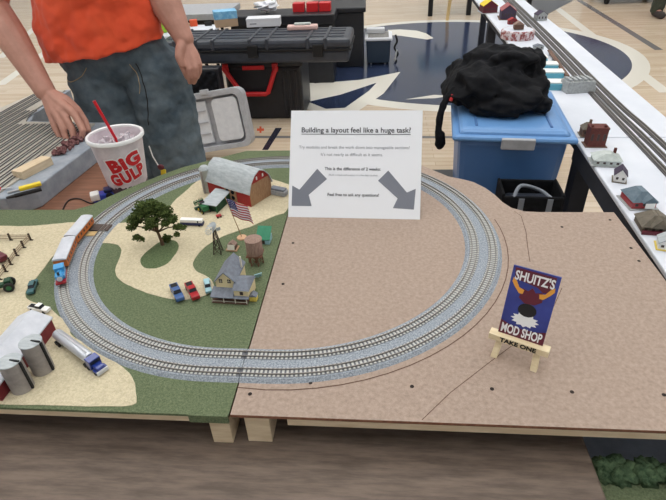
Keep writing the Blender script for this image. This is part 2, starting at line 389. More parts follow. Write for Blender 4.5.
b = MB(); ribbon(b, [(0.4783, 0.5425), (0.4881, 0.5217), (0.4838, 0.4591), (0.4729, 0.3954), (0.4673, 0.3565)], .0011, H + .0003); b.build('pencil_line', 'pencil', rm)

lm = thing('layout_module', 'grass and sand covered layout module with farm scenery, left of the seam', 'model railway module', (0, 0, TAB))
b = MB(); b.prism(left_poly, H - .006, H - .001, 0); b.build('top_panel', 'hardboard_edge', lm)
b = MB(); b.prism(left_poly, H - .0045, H, 0)
b.bx(-.055, -.002, -.0035, 0, H - .014, H).bx(-1.1, -.055, -.002, 0, H - .004, H)
b.build('grass_mat', 'grass', lm)
MB().bx(-1.1, -.035, .0005, .012, H - .017, H - .006).build('front_rail', 'pine', lm)
for x in (-.018, -.5, -1.05):
    MB().bx(x - .014, x + .014, .002, .04, 0, H - .006).build('leg', 'pine', lm, bevel=.001)
MB().bx(-1.09, -.53, .515, .535, 0, H - .006).build('back_rail', 'pine', lm)
MB().bx(-.02, -.004, .05, .84, H - .024, H - .006).build('seam_rail', 'pine', lm)
def smooth_poly(p, it=2):
    for _ in range(it):
        q = []
        for i in range(len(p)):
            a = p[i]; c = p[(i + 1) % len(p)]
            q += [(a[0] * .75 + c[0] * .25, a[1] * .75 + c[1] * .25), (a[0] * .25 + c[0] * .75, a[1] * .25 + c[1] * .75)]
        p = q
    return [(x + .0015 * noise.noise(Vector((x * 60, y * 60, 0))), y + .0015 * noise.noise(Vector((x * 60, y * 60, 5)))) for x, y in p]
sA = [(-0.7584, 0.4661), (-0.6208, 0.4678), (-0.5517, 0.4666), (-0.5114, 0.4754), (-0.4708, 0.4843), (-0.4314, 0.4868), (-0.4212, 0.4306), (-0.4359, 0.3928), (-0.4396, 0.3573), (-0.4327, 0.2986), (-0.4328, 0.2624), (-0.427, 0.2368), (-0.4049, 0.2183), (-0.3669, 0.2088), (-0.3296, 0.1793), (-.30,.165), (-0.2952, 0.1401), (-0.2333, 0.1104), (-0.1777, 0.0768), (-0.1528, 0.0567), (-0.1357, 0.0251), (-0.1293, 0.0059), (-0.2356, 0.0046), (-0.3206, 0.0025), (-0.4075, 0.0013), (-0.552, 0.1927)]
sB = [(-0.3902, 0.4427), (-0.3846, 0.4586), (-0.374, 0.4792), (-0.3448, 0.4837), (-0.3177, 0.5051), (-0.2853, 0.5271), (-0.2727, 0.5428), (-0.2708, 0.5919), (-0.2565, 0.6368), (-0.2531, 0.6736), (-0.2336, 0.701), (-0.1632, 0.7234), (-0.0925, 0.7118), (-.03,.672), (-.004,.655), (-0.0018, 0.5297), (-0.0236, 0.5226), (-0.0608, 0.4789), (-0.0935, 0.4548), (-0.1346, 0.42), (-0.1526, 0.3768), (-0.1542, 0.3334), (-0.1367, 0.3103), (-0.1112, 0.2972), (-0.0932, 0.2742), (-0.0925, 0.2517), (-0.1157, 0.2347), (-0.1457, 0.2298), (-0.1805, 0.2383), (-0.2053, 0.2472), (-0.2383, 0.2617), (-0.2763, 0.2856), (-0.2956, 0.3143), (-0.3018, 0.3533), (-0.31, 0.3843), (-0.334, 0.4037), (-0.3598, 0.4051), (-0.3766, 0.4049)]
MB().prism(smooth_poly(sA), H - .001, H + .0008).prism(smooth_poly(sB), H - .001, H + .0008).build('sand_ground', 'sand', lm)
isl = smooth_poly([(-0.2455, 0.3218), (-0.2628, 0.3508), (-0.2528, 0.3925), (-0.2396, 0.4183), (-0.2127, 0.4187), (-0.1972, 0.3971), (-0.1948, 0.3657), (-0.2011, 0.3324), (-0.2202, 0.3161)])
gm = MB(); ic = (sum(p[0] for p in isl) / len(isl), sum(p[1] for p in isl) / len(isl))
prev = None
for k, (s_, z) in enumerate(((1, .0006), (.85, .003), (.6, .005), (.3, .006))):
    ring = [(ic[0] + (p[0] - ic[0]) * s_, ic[1] + (p[1] - ic[1]) * s_, H + z) for p in isl]; n = len(ring); o0 = len(gm.v); gm.v += ring
    if prev is not None:
        for i in range(n): gm.f.append((prev + i, prev + (i + 1) % n, o0 + (i + 1) % n, o0 + i)); gm.m.append(0)
    prev = o0
gm.f.append(tuple(prev + i for i in range(n))); gm.m.append(0)
gm.build('grass_island', 'grass_dark', lm, smooth=60)

# ------------------------------------------------------------ track
def path(R, side, n=40):
    """half loop from the rear seam to the front seam; side -1 left, +1 right"""
    x0 = .0005 * side; p = [(x0, cy + R)]
    ex = cx + (sx if side > 0 else -sxl)
    for k in range(n + 1):
        a = PI / 2 + side * -1 * PI * k / n
        p.append((ex + R * math.cos(a), cy + R * math.sin(a)))
    p.append((x0, cy - R)); return p
def sweep(mb, prof, side, m=0, n=48):
    """prof: list of (radius, z)"""
    rows = [path(r, side, n) for r, z in prof]; k = len(rows[0]); q = len(prof); o0 = len(mb.v)
    for i in range(k):
        for j in range(q): mb.v.append((rows[j][i][0], rows[j][i][1], prof[j][1]))
    for i in range(k - 1):
        for j in range(q): mb.f.append((o0 + i * q + j, o0 + i * q + (j + 1) % q, o0 + (i + 1) * q + (j + 1) % q, o0 + (i + 1) * q + j)); mb.m.append(m)
    mb.f.append(tuple(o0 + j for j in range(q))); mb.m.append(m); mb.f.append(tuple(o0 + (k - 1) * q + j for j in range(q))); mb.m.append(m)
RB = .0045
R1 = Ro - .0165; R2 = Ro - TWd + .0165
for side, lab in ((-1, 'left half of the double track loop, on the grass module'), (1, 'right half of the double track loop, on the bare hardboard')):
    t = thing('track_section', lab, 'model railway track', (0, 0, TOP))
    b = MB(); sweep(b, [(Ro, 0), (Ro - .005, RB), (Ro - TWd + .005, RB), (Ro - TWd, 0)], side); b.build('roadbed', 'ballast', t)
    for Rt, tl in ((R1, 'outer'), (R2, 'inner')):
        b = MB(); sq = sx if side > 0 else sxl; L = 2 * sq + PI * Rt; n = int(L / .0062)
        for i in range(n):
            s_ = (i + .5) / n * L - sq
            if s_ < 0: px, py, a = cx + side * (s_ + sq), cy + Rt, 0
            elif s_ > PI * Rt: px, py, a = cx + side * (sq - (s_ - PI * Rt)), cy - Rt, 0
            else:
                ph = PI / 2 - side * s_ / Rt; px, py, a = cx + side * sq + Rt * math.cos(ph), cy + Rt * math.sin(ph), ph + PI / 2
            if (px * side) < .0012: continue
            b.box((px, py, RB + .0006), (.0031, .0165, .0012), 0, rz=a)
        b.build('sleeper_strip', 'tie', t)
        b = MB(); sweep(b, [(Rt + .0088, RB - .001), (Rt + .0088, RB + .0003), (Rt - .0088, RB + .0003), (Rt - .0088, RB - .001)], side); b.build('sleeper_bed', 'tie_gap', t)
        for d in (-.0045, .0045):
            b = MB(); r = Rt + d; sweep(b, [(r + .0006, RB + .001), (r + .0006, RB + .0034), (r - .0006, RB + .0034), (r - .0006, RB + .001)], side); b.build('rail', 'rail', t)

def on_track(R, a):
    """point on the left curve at angle a (radians from +x)"""
    return (cx - sxl + R * math.cos(a), cy + R * math.sin(a))
def ta(q): return math.atan2(q[1] - cy, q[0] - (cx - sxl))
# road crossing across the loop
t = thing('road_crossing', 'dark planked road crossing over the loop behind the orange coaches', 'level crossing', (0, 0, TOP))
a0 = ta((-0.3958, 0.4545)); b = MB()
for (r0, r1) in ((Ro - .006, R1 + .0065), (R1 - .0065, R2 + .0065), (R2 - .0065, Ro - TWd + .004)):
    pts = [(cx - sxl + r * math.cos(a), cy + r * math.sin(a)) for r, a in ((r0, a0 - .035), (r0, a0 + .035), (r1, a0 + .035), (r1, a0 - .035))]
    b.prism(pts, RB, RB + .003)
for R_ in (R1, R2):
    pts = [(cx - sxl + r * math.cos(a), cy + r * math.sin(a)) for r, a in ((R_ + .0035, a0 - .035), (R_ + .0035, a0 + .035), (R_ - .0035, a0 + .035), (R_ - .0035, a0 - .035))]
    b.prism(pts, RB + .001, RB + .003)
b.build('crossing_deck', 'crossing', t)
pts = [(cx - sxl + r * math.cos(a), cy + r * math.sin(a)) for r, a in ((R1 - .007, a0 + .045), (R1 - .007, a0 + .09), (R2 + .007, a0 + .09), (R2 + .007, a0 + .045))]
MB().prism(pts, RB, RB + .002).build('tan_pad', 'crossing_tan', t, label='tan pad beside the dark planks')

# ------------------------------------------------------------ train (on outer track)
ZR = TOP + RB + .0034
def coach(label, q, L=.078, W_=.0235, Hh=.0205):
    a = ta(q); p = on_track(R1, a)
    t = thing('passenger_coach', label, 'train coach', (p[0], p[1], ZR), a + PI / 2, group='orange coaches behind the blue engine')
    b = MB().bx(-L / 2, L / 2, -W_ / 2, W_ / 2, .005, Hh, 0); b.build('body', 'coach', t, bevel=.0006)
    b = MB()
    for s_ in (-1, 1):
        for k in range(6): x = -L / 2 + .008 + k * (L - .016) / 5; b.box((x, s_ * (W_ / 2 + .0001), .0135), (.004, .0006, .005), 0)
    b.build('window_strip', 'window_dark', t)
    prof = [(-W_ / 2 - .0008, Hh - .0005), (W_ / 2 + .0008, Hh - .0005), (W_ / 2 + .0004, Hh + .0015), (W_ * .3, Hh + .003), (0, Hh + .0036), (-W_ * .3, Hh + .003), (-W_ / 2 - .0004, Hh + .0015)]
    b = MB(); n = len(prof)
    b.add([(-L / 2 - .0008, u, z) for u, z in prof] + [(L / 2 + .0008, u, z) for u, z in prof], [tuple(range(n)), tuple(reversed(range(n, 2 * n)))] + [(i, (i + 1) % n, n + (i + 1) % n, n + i) for i in range(n)])
    b.build('roof', 'roof_white', t)
    MB().bx(-L / 2 + .002, L / 2 - .002, -W_ / 2 + .002, W_ / 2 - .002, .0025, .005).build('underframe', 'black_metal', t)
    for x in (-L * .32, L * .32):
        for s_ in (-1, 1): MB().cyl((x, s_ * .0042, .0028), (x, s_ * .0056, .0028), .0028, n=12).build('wheel', 'tyre', t)
    return t
qE = (-0.3711, 0.2731)
aE = ta(qE)
gap = .084
a1_ = aE - .074 / R1; a2_ = a1_ - gap / R1
coach('orange coach with white roof coupled right behind the blue engine', on_track(R1, a1_))
coach('orange coach with white roof at rear of the train, beside the crossing', on_track(R1, a2_))
p = on_track(R1, aE)
t = thing('steam_engine', 'small bright blue tank engine leading two orange coaches', 'train engine', (p[0], p[1], ZR), aE + PI / 2)
b = MB(); b.bx(-.02, .02, -.0085, .0085, .005, .0085, 0); b.build('footplate', 'red_car', t)
b = MB(); b.tube([(-.004, 0, .0145), (.019, 0, .0145)], .0056, 18); b.build('boiler', 'loco_blue', t, smooth=40)
MB().bx(-.002, .012, -.008, -.0035, .0085, .0165).bx(-.002, .012, .0035, .008, .0085, .0165).build('side_tank', 'loco_blue', t, bevel=.0006)
MB().bx(-.018, -.003, -.008, .008, .0085, .0225).build('cab', 'loco_blue', t, bevel=.0006)
MB().bx(-.019, -.002, -.0088, .0088, .0225, .024).build('cab_roof', 'loco_blue', t, bevel=.0004)
MB().cyl((.0192, 0, .0145), (.0202, 0, .0145), .0045, n=18).build('smokebox_door', 'grey_plastic_light', t, label='plain grey round smokebox door')
MB().tube([(.015, 0, .019), (.015, 0, .025)], .002, 12).build('funnel', 'black_metal', t)
MB().tube([(.005, 0, .019), (.005, 0, .0225)], .0018, 12).build('dome', 'loco_blue', t)
MB().box((.0215, 0, .0068), (.0018, .017, .004)).build('buffer_beam', 'red_car', t)
for x in (-.011, 0, .011):
    for s_ in (-1, 1): MB().cyl((x, s_ * .0042, .0042), (x, s_ * .0057, .0042), .0042, n=14).build('wheel', 'loco_blue', t)
# ------------------------------------------------------------ farm scenery
SZ = TOP + .0008
def loc(p, z=SZ): return (p[0], p[1], z)

# red gambrel barn
A, B_ = (-.205, .627), (-.083, .556)
ba = ang(A, B_); Lb = .133; Wb = .072
c0 = mid(A, B_); nrm = (-math.sin(ba), math.cos(ba)); bc = (c0[0] + nrm[0] * Wb / 2, c0[1] + nrm[1] * Wb / 2 - .004)
t = thing('barn', 'red barn with curved grey gambrel roof on sand, in the back of the farm', 'model building', loc(bc), ba)
gp = [(-Wb / 2, 0), (Wb / 2, 0), (Wb / 2, .034), (Wb * .40, .054), (Wb * .22, .067), (0, .074), (-Wb * .22, .067), (-Wb * .40, .054), (-Wb / 2, .034)]
def xext(mb, prof, x0, x1, m=0):
    n = len(prof)
    return mb.add([(x0, u, z) for u, z in prof] + [(x1, u, z) for u, z in prof], [tuple(reversed(range(n))), tuple(range(n, 2 * n))] + [(i, (i + 1) % n, n + (i + 1) % n, n + i) for i in range(n)], m)
b = MB(); xext(b, gp, -Lb / 2, Lb / 2); b.build('walls', 'barn_red', t)
b = MB(); xext(b, [(-Wb / 2 + .001, 0), (Wb / 2 - .001, 0), (Wb / 2 - .001, .034), (Wb * .38, .050), (-Wb * .38, .050), (-Wb / 2 + .001, .034)], Lb / 2, Lb / 2 + .0008); b.build('end_wall', 'barn_wood', t, label='bare brown wooden end wall')
rp = [(-Wb / 2 - .004, .0315), (-Wb * .42, .054), (-Wb * .23, .0685), (0, .076), (Wb * .23, .0685), (Wb * .42, .054), (Wb / 2 + .004, .0315)]
rp2 = rp + [(u * .96, z - .0015) for u, z in reversed(rp)]
b = MB(); xext(b, rp2, -Lb / 2 - .003, Lb / 2 + .003); b.build('roof', 'roof_grey', t, smooth=50)
MB().box((Lb * .10, -Wb / 2 - .0012, .0305), (.062, .0015, .003)).build('door_rail', 'white', t, label='white door rail')
b = MB().box((Lb * .06, -Wb / 2 - .0008, .015), (.036, .0016, .028), 0); d = b.build('door', 'barn_wood', t)
b = MB()
for i in range(2):
    for j in range(2): b.cyl((Lb * .06 - .008 + i * .016, -Wb / 2 - .0014, .010 + j * .014), (Lb * .06 - .008 + i * .016, -Wb / 2 - .0022, .010 + j * .014), .005, n=12)
b.build('round_panel', 'glass_dark', d)
MB().box((-Lb / 2 - .002, -Wb / 2, .02), (.0025, .0025, .04)).build('corner_trim', 'white', t)
b = MB()
for yy in (-.009, .011): b.box((Lb / 2 + .001, yy, .059), (.0012, .0035, .007))
b.build('gable_window', 'white', t)
# silo by barn
p = (-0.2061, 0.6217)
t = thing('silo', 'tall pale grey silo at the left end of the red barn', 'silo', loc((p[0] + .001, p[1] + .008)))
MB().lathe([(.0115, 0), (.0115, .056)], 14).build('shaft', 'silo_pale', t, smooth=50)
MB().lathe([(.0125, .056), (.0125, .058), (.008, .064), (0, .0665)], 14).build('cap', 'roof_grey', t)
MB().box((-.004, -.0125, .028), (.004, .003, .055)).build('chute', 'silo_grey', t)
# stone trough
p = (-0.0377, 0.6074)
t = thing('stone_shed', 'small grey stone block beside the barn near the white sign', 'model building', loc((p[0] + .003, p[1] + .008)), ba + .15)
MB().bx(-.021, .021, -.0095, .0095, 0, .012).build('base', 'stone', t, bevel=.002)
MB().bx(-.019, .019, -.0085, .0085, .012, .0165).build('top', 'roof_slate', t, bevel=.003)
# implement shed grey roof, green sides
q0, q1, q2, q3 = (-0.1795, 0.5993), (-0.141, 0.5847), (-0.1506, 0.5229), (-0.1891, 0.5338)
t = thing('implement_shed', 'open green shed with a flat grey roof in front of the barn', 'model building', loc(((q0[0] + q2[0]) / 2, (q0[1] + q2[1]) / 2)), ang(q3, q2))
dl = math.dist(q3, q2); dw = math.dist(q0, q3)
b = MB(); b.add([(-dl / 2, -dw / 2, .0175), (dl / 2, -dw / 2, .0175), (dl / 2, dw / 2, .0225), (-dl / 2, dw / 2, .0225), (-dl / 2, -dw / 2, .019), (dl / 2, -dw / 2, .019), (dl / 2, dw / 2, .024), (-dl / 2, dw / 2, .024)], [(3, 2, 1, 0), (4, 5, 6, 7), (0, 1, 5, 4), (1, 2, 6, 5), (2, 3, 7, 6), (3, 0, 4, 7)])
b.build('roof', 'roof_grey', t)
MB().bx(-dl / 2 + .002, dl / 2 - .002, -dw / 2 + .006, dw / 2 - .002, 0, .018).build('walls', 'green_dark', t)
MB().bx(-dl / 2 + .001, -dl / 2 + .003, -dw / 2 + .001, -dw / 2 + .003, 0, .0178).build('post', 'green_paint', t)
MB().bx(dl / 2 - .003, dl / 2 - .001, -dw / 2 + .001, -dw / 2 + .003, 0, .0178).build('post', 'green_paint', t)

def wheel(parent, x, y, r, w, m='tyre', hub=None):
    o = MB().cyl((x, y - w / 2, r), (x, y + w / 2, r), r, n=16).build('wheel', m, parent, smooth=40)
    if hub: MB().cyl((x, y - w / 2 - .0002, r), (x, y + w / 2 + .0002, r), r * .5, n=12).build('hub', hub, o)
    return o
# combine harvester
p = (-0.1853, 0.5324)
t = thing('combine_harvester', 'green combine harvester parked by the implement shed', 'farm machine', loc(p), 2.3)
MB().bx(-.010, .012, -.007, .007, .005, .017).build('body', 'green_paint', t, bevel=.001)
MB().bx(.004, .012, -.005, .005, .017, .0225).build('cab', 'glass_dark', t, bevel=.0006)
MB().bx(.016, .024, -.014, .014, .001, .006).build('header', 'green_dark', t, bevel=.001)
MB().tube([(.012, 0, .008), (.018, 0, .004)], .003).build('feeder', 'green_paint', t)
for x, r in ((.008, .006), (-.008, .004)):
    for s_ in (-1, 1): wheel(t, x, s_ * .0085, r, .003, 'tyre', 'yellow')
p = (-0.2095, 0.5685)
t = thing('hay_rake', 'dark green hay rake on the sand left of the implement shed', 'farm machine', loc(p), .9)
MB().tube([(-.011, 0, .006), (.011, 0, .006)], .0015).build('bar', 'green_dark', t)
for k in range(4): MB().tube([(-.010 + k * .0066, .0045 * math.cos(a), .0055 + .0048 * math.sin(a)) for a in [i * PI / 6 for i in range(12)]], .0008, 5, closed=True).build('tine_wheel', 'green_paint', t)
p = (-0.1477, 0.509)
t = thing('farm_wagon', 'tiny red wagon on the sand below the implement shed', 'farm machine', loc(p), .6)
MB().bx(-.0055, .0055, -.0035, .0035, .002, .006).build('box', 'red_car', t, bevel=.0004)
for x in (-.0035, .0035):
    for s_ in (-1, 1): wheel(t, x, s_ * .004, .0017, .001)
MB().tube([(.0055, 0, .003), (.011, 0, .001)], .0005, 6).build('tongue', 'tyre', t)

# tree
p = (-0.2315, 0.3929)
t = thing('tree', 'bushy dark green tree on a grass island inside the track loop', 'tree', loc(p, TOP + .004))
b = MB(); b.tube([(.002, 0, -.004), (.001, 0, .012), (-.002, .001, .03), (-.006, .002, .05)], [.0042, .0032, .0026, .002], 9)
for e in ((-.035, .0, .058), (.03, .004, .052), (.0, .02, .075), (-.02, -.015, .07), (.045, -.006, .048), (-.05, .004, .042)):
    b.tube([(-.002, .001, .03), (e[0] * .5, e[1] * .5, (.03 + e[2]) / 2 + .004), e], [.0018, .0013, .0008], 6)
b.build('trunk', 'bark', t, smooth=60)
b = MB(); rnd = random.Random(3)
cl = [(-.004, .004, .082, .021), (-.026, .0, .072, .019), (.018, .004, .074, .019), (-.042, .0, .056, .015), (.032, .0, .060, .014), (0, -.014, .064, .017), (-.02, .016, .07, .017), (.012, .018, .066, .016), (-.052, -.002, .042, .010), (.042, -.004, .045, .010), (.055, -.006, .045, .007), (-.040, -.012, .026, .0095), (-.030, -.013, .022, .006), (.040, -.01, .032, .007), (.0, .0, .094, .013), (-.022, .002, .088, .012), (.016, 0, .088, .010), (-.012, -.012, .05, .010), (.022, -.010, .056, .010)]
for (x, y, z, r) in cl:
    b.ball((x, y, z), (r * .62, r * .62, r * .5), 0, 10, 7, .9, x * 99)
    for k in range(int(130 * (r / .015) ** 2)):
        d = Vector((rnd.gauss(0, 1), rnd.gauss(0, 1), rnd.gauss(0, .8))).normalized()
        q = Vector((x, y, z)) + Vector((d.x * r, d.y * r, d.z * r * .8)) * rnd.uniform(.55, 1.0)
        rr = rnd.uniform(.0012, .0024); b.ball(q, (rr, rr * rnd.uniform(.7, 1.2), rr * .7), 0, 5, 3, .5, k)
b.build('foliage', 'leaf', t)
p = (-0.2254, 0.4074)
b = MB()
for k in range(110):
    d = Vector((rnd.gauss(0, .5), rnd.gauss(0, .5), abs(rnd.gauss(0, .6)))); q = Vector((d.x * .008, d.y * .006, d.z * .011 + .002))
    b.ball(q, rnd.uniform(.0014, .0026), 0, 5, 3, .5, k)
tag(b.build('bush', 'leaf', loc=(p[0], p[1], TOP + .004)), 'small dark green bush at the foot of the tree', 'bush')

# flag
p = (-0.0792, 0.4283)
t = thing('flag', 'stars and stripes flag on a leaning pole with a round tan base', 'flag', loc(p))
MB().lathe([(.0105, 0), (.0095, .002), (.002, .003)], 18).build('base', 'tan_base', t)
top = Vector((-.020, .0, .092)); MB().tube([(0, 0, .002), top], .0008, 8).build('pole', 'pole', t)
u0 = top * .97; dn = top.normalized()
fb = MB(); nu, nv = 18, 13
# the flag hangs out diagonally to the right of the pole
def fp(u, v):
    hoist = u0 - dn * (.040 * v)
    fly = Vector((.040, -.004, -.012))
    sag = Vector((0, 0, -.004 * u * u))
    w = Vector((.25, .95, .1)) * (.0030 * math.sin(u * 8 + v * 1.5) * (u ** .5))
    return hoist + fly * u + sag + w
for i in range(nu):
    for j in range(nv):
        m = 0 if j % 2 == 0 else 1
        if i < nu * .42 and j < 7: m = 2
        fb.add([fp(i / nu, j / nv), fp((i + 1) / nu, j / nv), fp((i + 1) / nu, (j + 1) / nv), fp(i / nu, (j + 1) / nv)], [(0, 1, 2, 3)], m)
fo = fb.build('flag_cloth', ['flag_red', 'flag_white', 'flag_blue'], t, smooth=60)
so = fo.modifiers.new('thick', 'SOLIDIFY'); so.thickness = .0003
sb = MB()
for r in range(5):
    for c_ in range(6 if r % 2 == 0 else 5):
        u = (.035 + c_ * .066 + (.033 if r % 2 else 0)); v = .05 + r * .105; q = fp(u, v)
        sb.ball(q + Vector((0, -.0004, .0001)), .0007, 0, 5, 3)
sb.build('star', 'flag_white', fo, kind='stuff')

# windmill
p = (-0.1132, 0.3741)
t = thing('windmill', 'grey farm windmill on a dark lattice tower near the flag', 'windmill', loc(p))
b = MB(); s0, s1, hh = .0075, .0016, .053
cs = [(-1, -1), (1, -1), (1, 1), (-1, 1)]
for i, (a, c_) in enumerate(cs):
    b.tube([(a * s0, c_ * s0, 0), (a * s1, c_ * s1, hh)], .0008, 5)
    a2, c2 = cs[(i + 1) % 4]
    for k in range(4):
        f0 = k / 4; f1 = (k + 1) / 4; w0 = s0 + (s1 - s0) * f0; w1 = s0 + (s1 - s0) * f1
        b.tube([(a * w0, c_ * w0, hh * f0), (a2 * w1, c2 * w1, hh * f1)], .0005, 4); b.tube([(a2 * w0, c2 * w0, hh * f0), (a * w1, c_ * w1, hh * f1)], .0005, 4)
        b.tube([(a * w1, c_ * w1, hh * f1), (a2 * w1, c2 * w1, hh * f1)], .0005, 4)
b.build('tower', 'post_wood', t)
hub = Vector((-.004, -.004, .056)); ax = Vector((-.5, -.35, .75)).normalized(); e1 = ax.cross(Vector((0, 0, 1))).normalized(); e2 = ax.cross(e1)
wh = MB()
for k in range(14):
    a = 2 * PI * k / 14; da = .15
    pts = []
    for r, aa, off in ((.004, a - da * .6, 0), (.0145, a - da, 0), (.0145, a + da, .0022), (.004, a + da * .6, .001)):
        pts.append(hub + (e1 * math.cos(aa) + e2 * math.sin(aa)) * r + ax * off)
    wh.add(pts + [q + ax * .0004 for q in pts], [(0, 1, 2, 3), (7, 6, 5, 4), (0, 1, 5, 4), (1, 2, 6, 5), (2, 3, 7, 6), (3, 0, 4, 7)])
wh.tube([hub + (e1 * math.cos(a) + e2 * math.sin(a)) * .012 + ax * .001 for a in [2 * PI * k / 20 for k in range(20)]], .0004, 4, closed=True)
wh.ball(hub, .002, 0, 8, 6); wh.build('blade_wheel', 'roof_grey', t)
b = MB(); tl = -ax; b.tube([hub, hub + Vector((.008, .006, -.004))], .0006, 5)
b.box(hub + Vector((.011, .008, -.005)), (.008, .0006, .007), 0, rz=.6); b.build('tail_vane', 'roof_grey', t)

# well house
p = (-0.0883, 0.3849)
t = thing('well_house', 'tiny tan well house with a pale sloped front, beside the windmill', 'model building', loc((p[0], p[1] + .003)), -.1)
MB().bx(-.011, .011, -.009, .009, 0, .0025).build('base', 'tan_base', t)
MB().bx(-.0085, .0085, -.006, .006, .0025, .011).build('walls', 'brown_paint', t)
MB().box((0, -.0072, .008), (.014, .0015, .010), rx=-.45).build('front_panel', 'offwhite', t)
MB().extr([(-.008, .011), (.008, .011), (0, .0175)], -.005, .0075).build('roof', 'tank_wood', t)
# water tower
p = (-0.0324, 0.3425)
t = thing('water_tower', 'brown water tower with lattice legs between well house and green shed', 'water tower', loc(p))
MB().lathe([(.0145, .022), (.0152, .0235), (.0152, .050), (.0145, .0515)], 24).build('tank', 'tank_wood', t, smooth=50)
MB().lathe([(.0160, .0513), (.0160, .0525), (0, .0565)], 24).build('tank_roof', 'tank_wood', t, smooth=30)
MB().bx(-.0145, .0145, -.0145, .0145, .020, .022).build('deck', 'rust', t)
b = MB()
for i in range(6):
    a = 2 * PI * i / 6; a2 = 2 * PI * (i + 1) / 6
    for r0 in (.0135,):
        A0 = (r0 * math.cos(a), r0 * math.sin(a)); A1 = (r0 * math.cos(a2), r0 * math.sin(a2))
        b.tube([(A0[0], A0[1], 0), (A0[0] * .92, A0[1] * .92, .0205)], .0010, 6)
        b.tube([(A0[0], A0[1], 0), (A1[0] * .95, A1[1] * .95, .019)], .0006, 4); b.tube([(A1[0], A1[1], 0), (A0[0] * .95, A0[1] * .95, .019)], .0006, 4)
b.tube([(0, 0, 0), (0, 0, .021)], .002, 8)
b.build('leg_lattice', 'rust', t)
# green roofed shed
p = (-0.03, 0.4108)
t = thing('chicken_shed', 'small white shed with a tall green roof by the module seam', 'model building', loc((p[0], p[1] + .006)), -.05)
MB().bx(-.012, .012, -.012, .012, 0, .012).build('walls', 'pale_blue', t)
b = MB(); b.add([(-.0145, -.013, .010), (.0135, -.013, .010), (.0135, .013, .026), (-.0145, .013, .026), (-.0145, -.013, .0115), (.0135, -.013, .0115), (.0135, .013, .0275), (-.0145, .013, .0275)], [(3, 2, 1, 0), (4, 5, 6, 7), (0, 1, 5, 4), (1, 2, 6, 5), (2, 3, 7, 6), (3, 0, 4, 7)]); b.build('roof', 'green_roof', t)
MB().box((0, -.0123, .005), (.006, .0008, .008)).build('door', 'window_dark', t)

# farmhouse
p = (-0.0554, 0.2338)
hx, hy = p
t = thing('farmhouse', 'cream farmhouse with slate roofs and a long dark front porch', 'model building', loc((hx, hy)), -.06)
def gable(mb, x0, x1, y0, y1, z0, zr, over=.002, th=.0012, m=0):
    xm = (x0 + x1) / 2
    mb.extr([(x0 - over, z0 - .001), (xm, zr), (x1 + over, z0 - .001), (x1 + over, z0 + th), (xm, zr + th * 1.4), (x0 - over, z0 + th)], y0 - over, y1 + over, m)
# main wing: gable to the camera
b = MB().bx(-.024, .010, .008, .064, 0, .031); b.extr([(-.024, .031), (.010, .031), (-.007, .050)], .008, .064); b.build('main_wall', 'cream', t)
b = MB(); gable(b, -.024, .010, .008, .064, .031, .050); b.build('main_roof', 'roof_slate', t)
b = MB().bx(.010, .035, -.004, .036, .0125, .025).bx(.010, .035, .008, .036, 0, .0125); b.build('side_wall', 'cream', t)
b = MB(); b.add([(.008, -.006, .0245), (.037, -.006, .0245), (.037, .038, .0245), (.008, .038, .0245), (.008, .018, .036), (.028, .016, .036)], [(3, 2, 1, 0), (0, 1, 5, 4), (2, 3, 4, 5), (1, 2, 5), (3, 0, 4)]); b.build('side_roof', 'roof_slate', t)
b = MB(); b.add([(-.030, -.012, .0120), (.0095, -.012, .0120), (.0095, .0095, .0185), (-.030, .0095, .0185), (-.030, -.012, .0135), (.0095, -.012, .0135), (.0095, .0095, .020), (-.030, .0095, .020)], [(3, 2, 1, 0), (4, 5, 6, 7), (0, 1, 5, 4), (1, 2, 6, 5), (2, 3, 7, 6), (3, 0, 4, 7)]); b.build('porch_roof', 'roof_slate', t)
MB().bx(-.029, .033, -.011, .008, 0, .002).build('porch_floor', 'brown_paint', t)
MB().bx(.0095, .036, -.012, -.0045, .0118, .0130).build('side_porch_roof', 'roof_slate', t)
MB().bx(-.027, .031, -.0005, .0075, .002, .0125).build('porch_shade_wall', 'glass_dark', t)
for x in (-.028, -.0075, .0125, .032): MB().bx(x - .0006, x + .0006, -.011, -.0098, .002, .0127).build('porch_post', 'offwhite', t)
MB().bx(-.028, .032, -.0112, -.0107, .0045, .0052).build('porch_rail', 'offwhite', t)
for x, z in ((-.0145, .033), (.000, .033)):
    w = MB().box((x, .0078, z), (.0055, .0008, .0075)).build('window', 'window_dark', t); MB().box((x, .0072, z), (.0004, .0006, .0075)).box((x, .0072, z), (.0055, .0006, .0004)).build('muntin', 'offwhite', w)
w = MB().box((.023, -.0043, .0185), (.0055, .0008, .0065)).build('window', 'window_dark', t)
MB().bx(.009, .0115, .047, .0495, .034, .056).build('chimney', 'offwhite', t)
p = (-0.0152, 0.235)
t = thing('outhouse', 'tiny yellow outhouse with grey roof at the porch corner', 'model building', loc(p), -.06)
MB().bx(-.006, .006, -.005, .005, 0, .0105).build('walls', 'yellow_paint', t)
MB().extr([(-.0072, .010), (.0072, .010), (0, .0155)], -.006, .006).build('roof', 'roof_slate', t)
p = (-0.019, 0.2935)
tag(MB().box((0, 0, .0075), (.014, .0012, .012), 0, rx=.5, rz=0).box((0, .003, .0035), (.002, .007, .001)).build('tilted_panel', 'pale_blue', loc=loc(p), rz=.5), 'small pale blue tilted panel standing behind the farmhouse', 'panel')

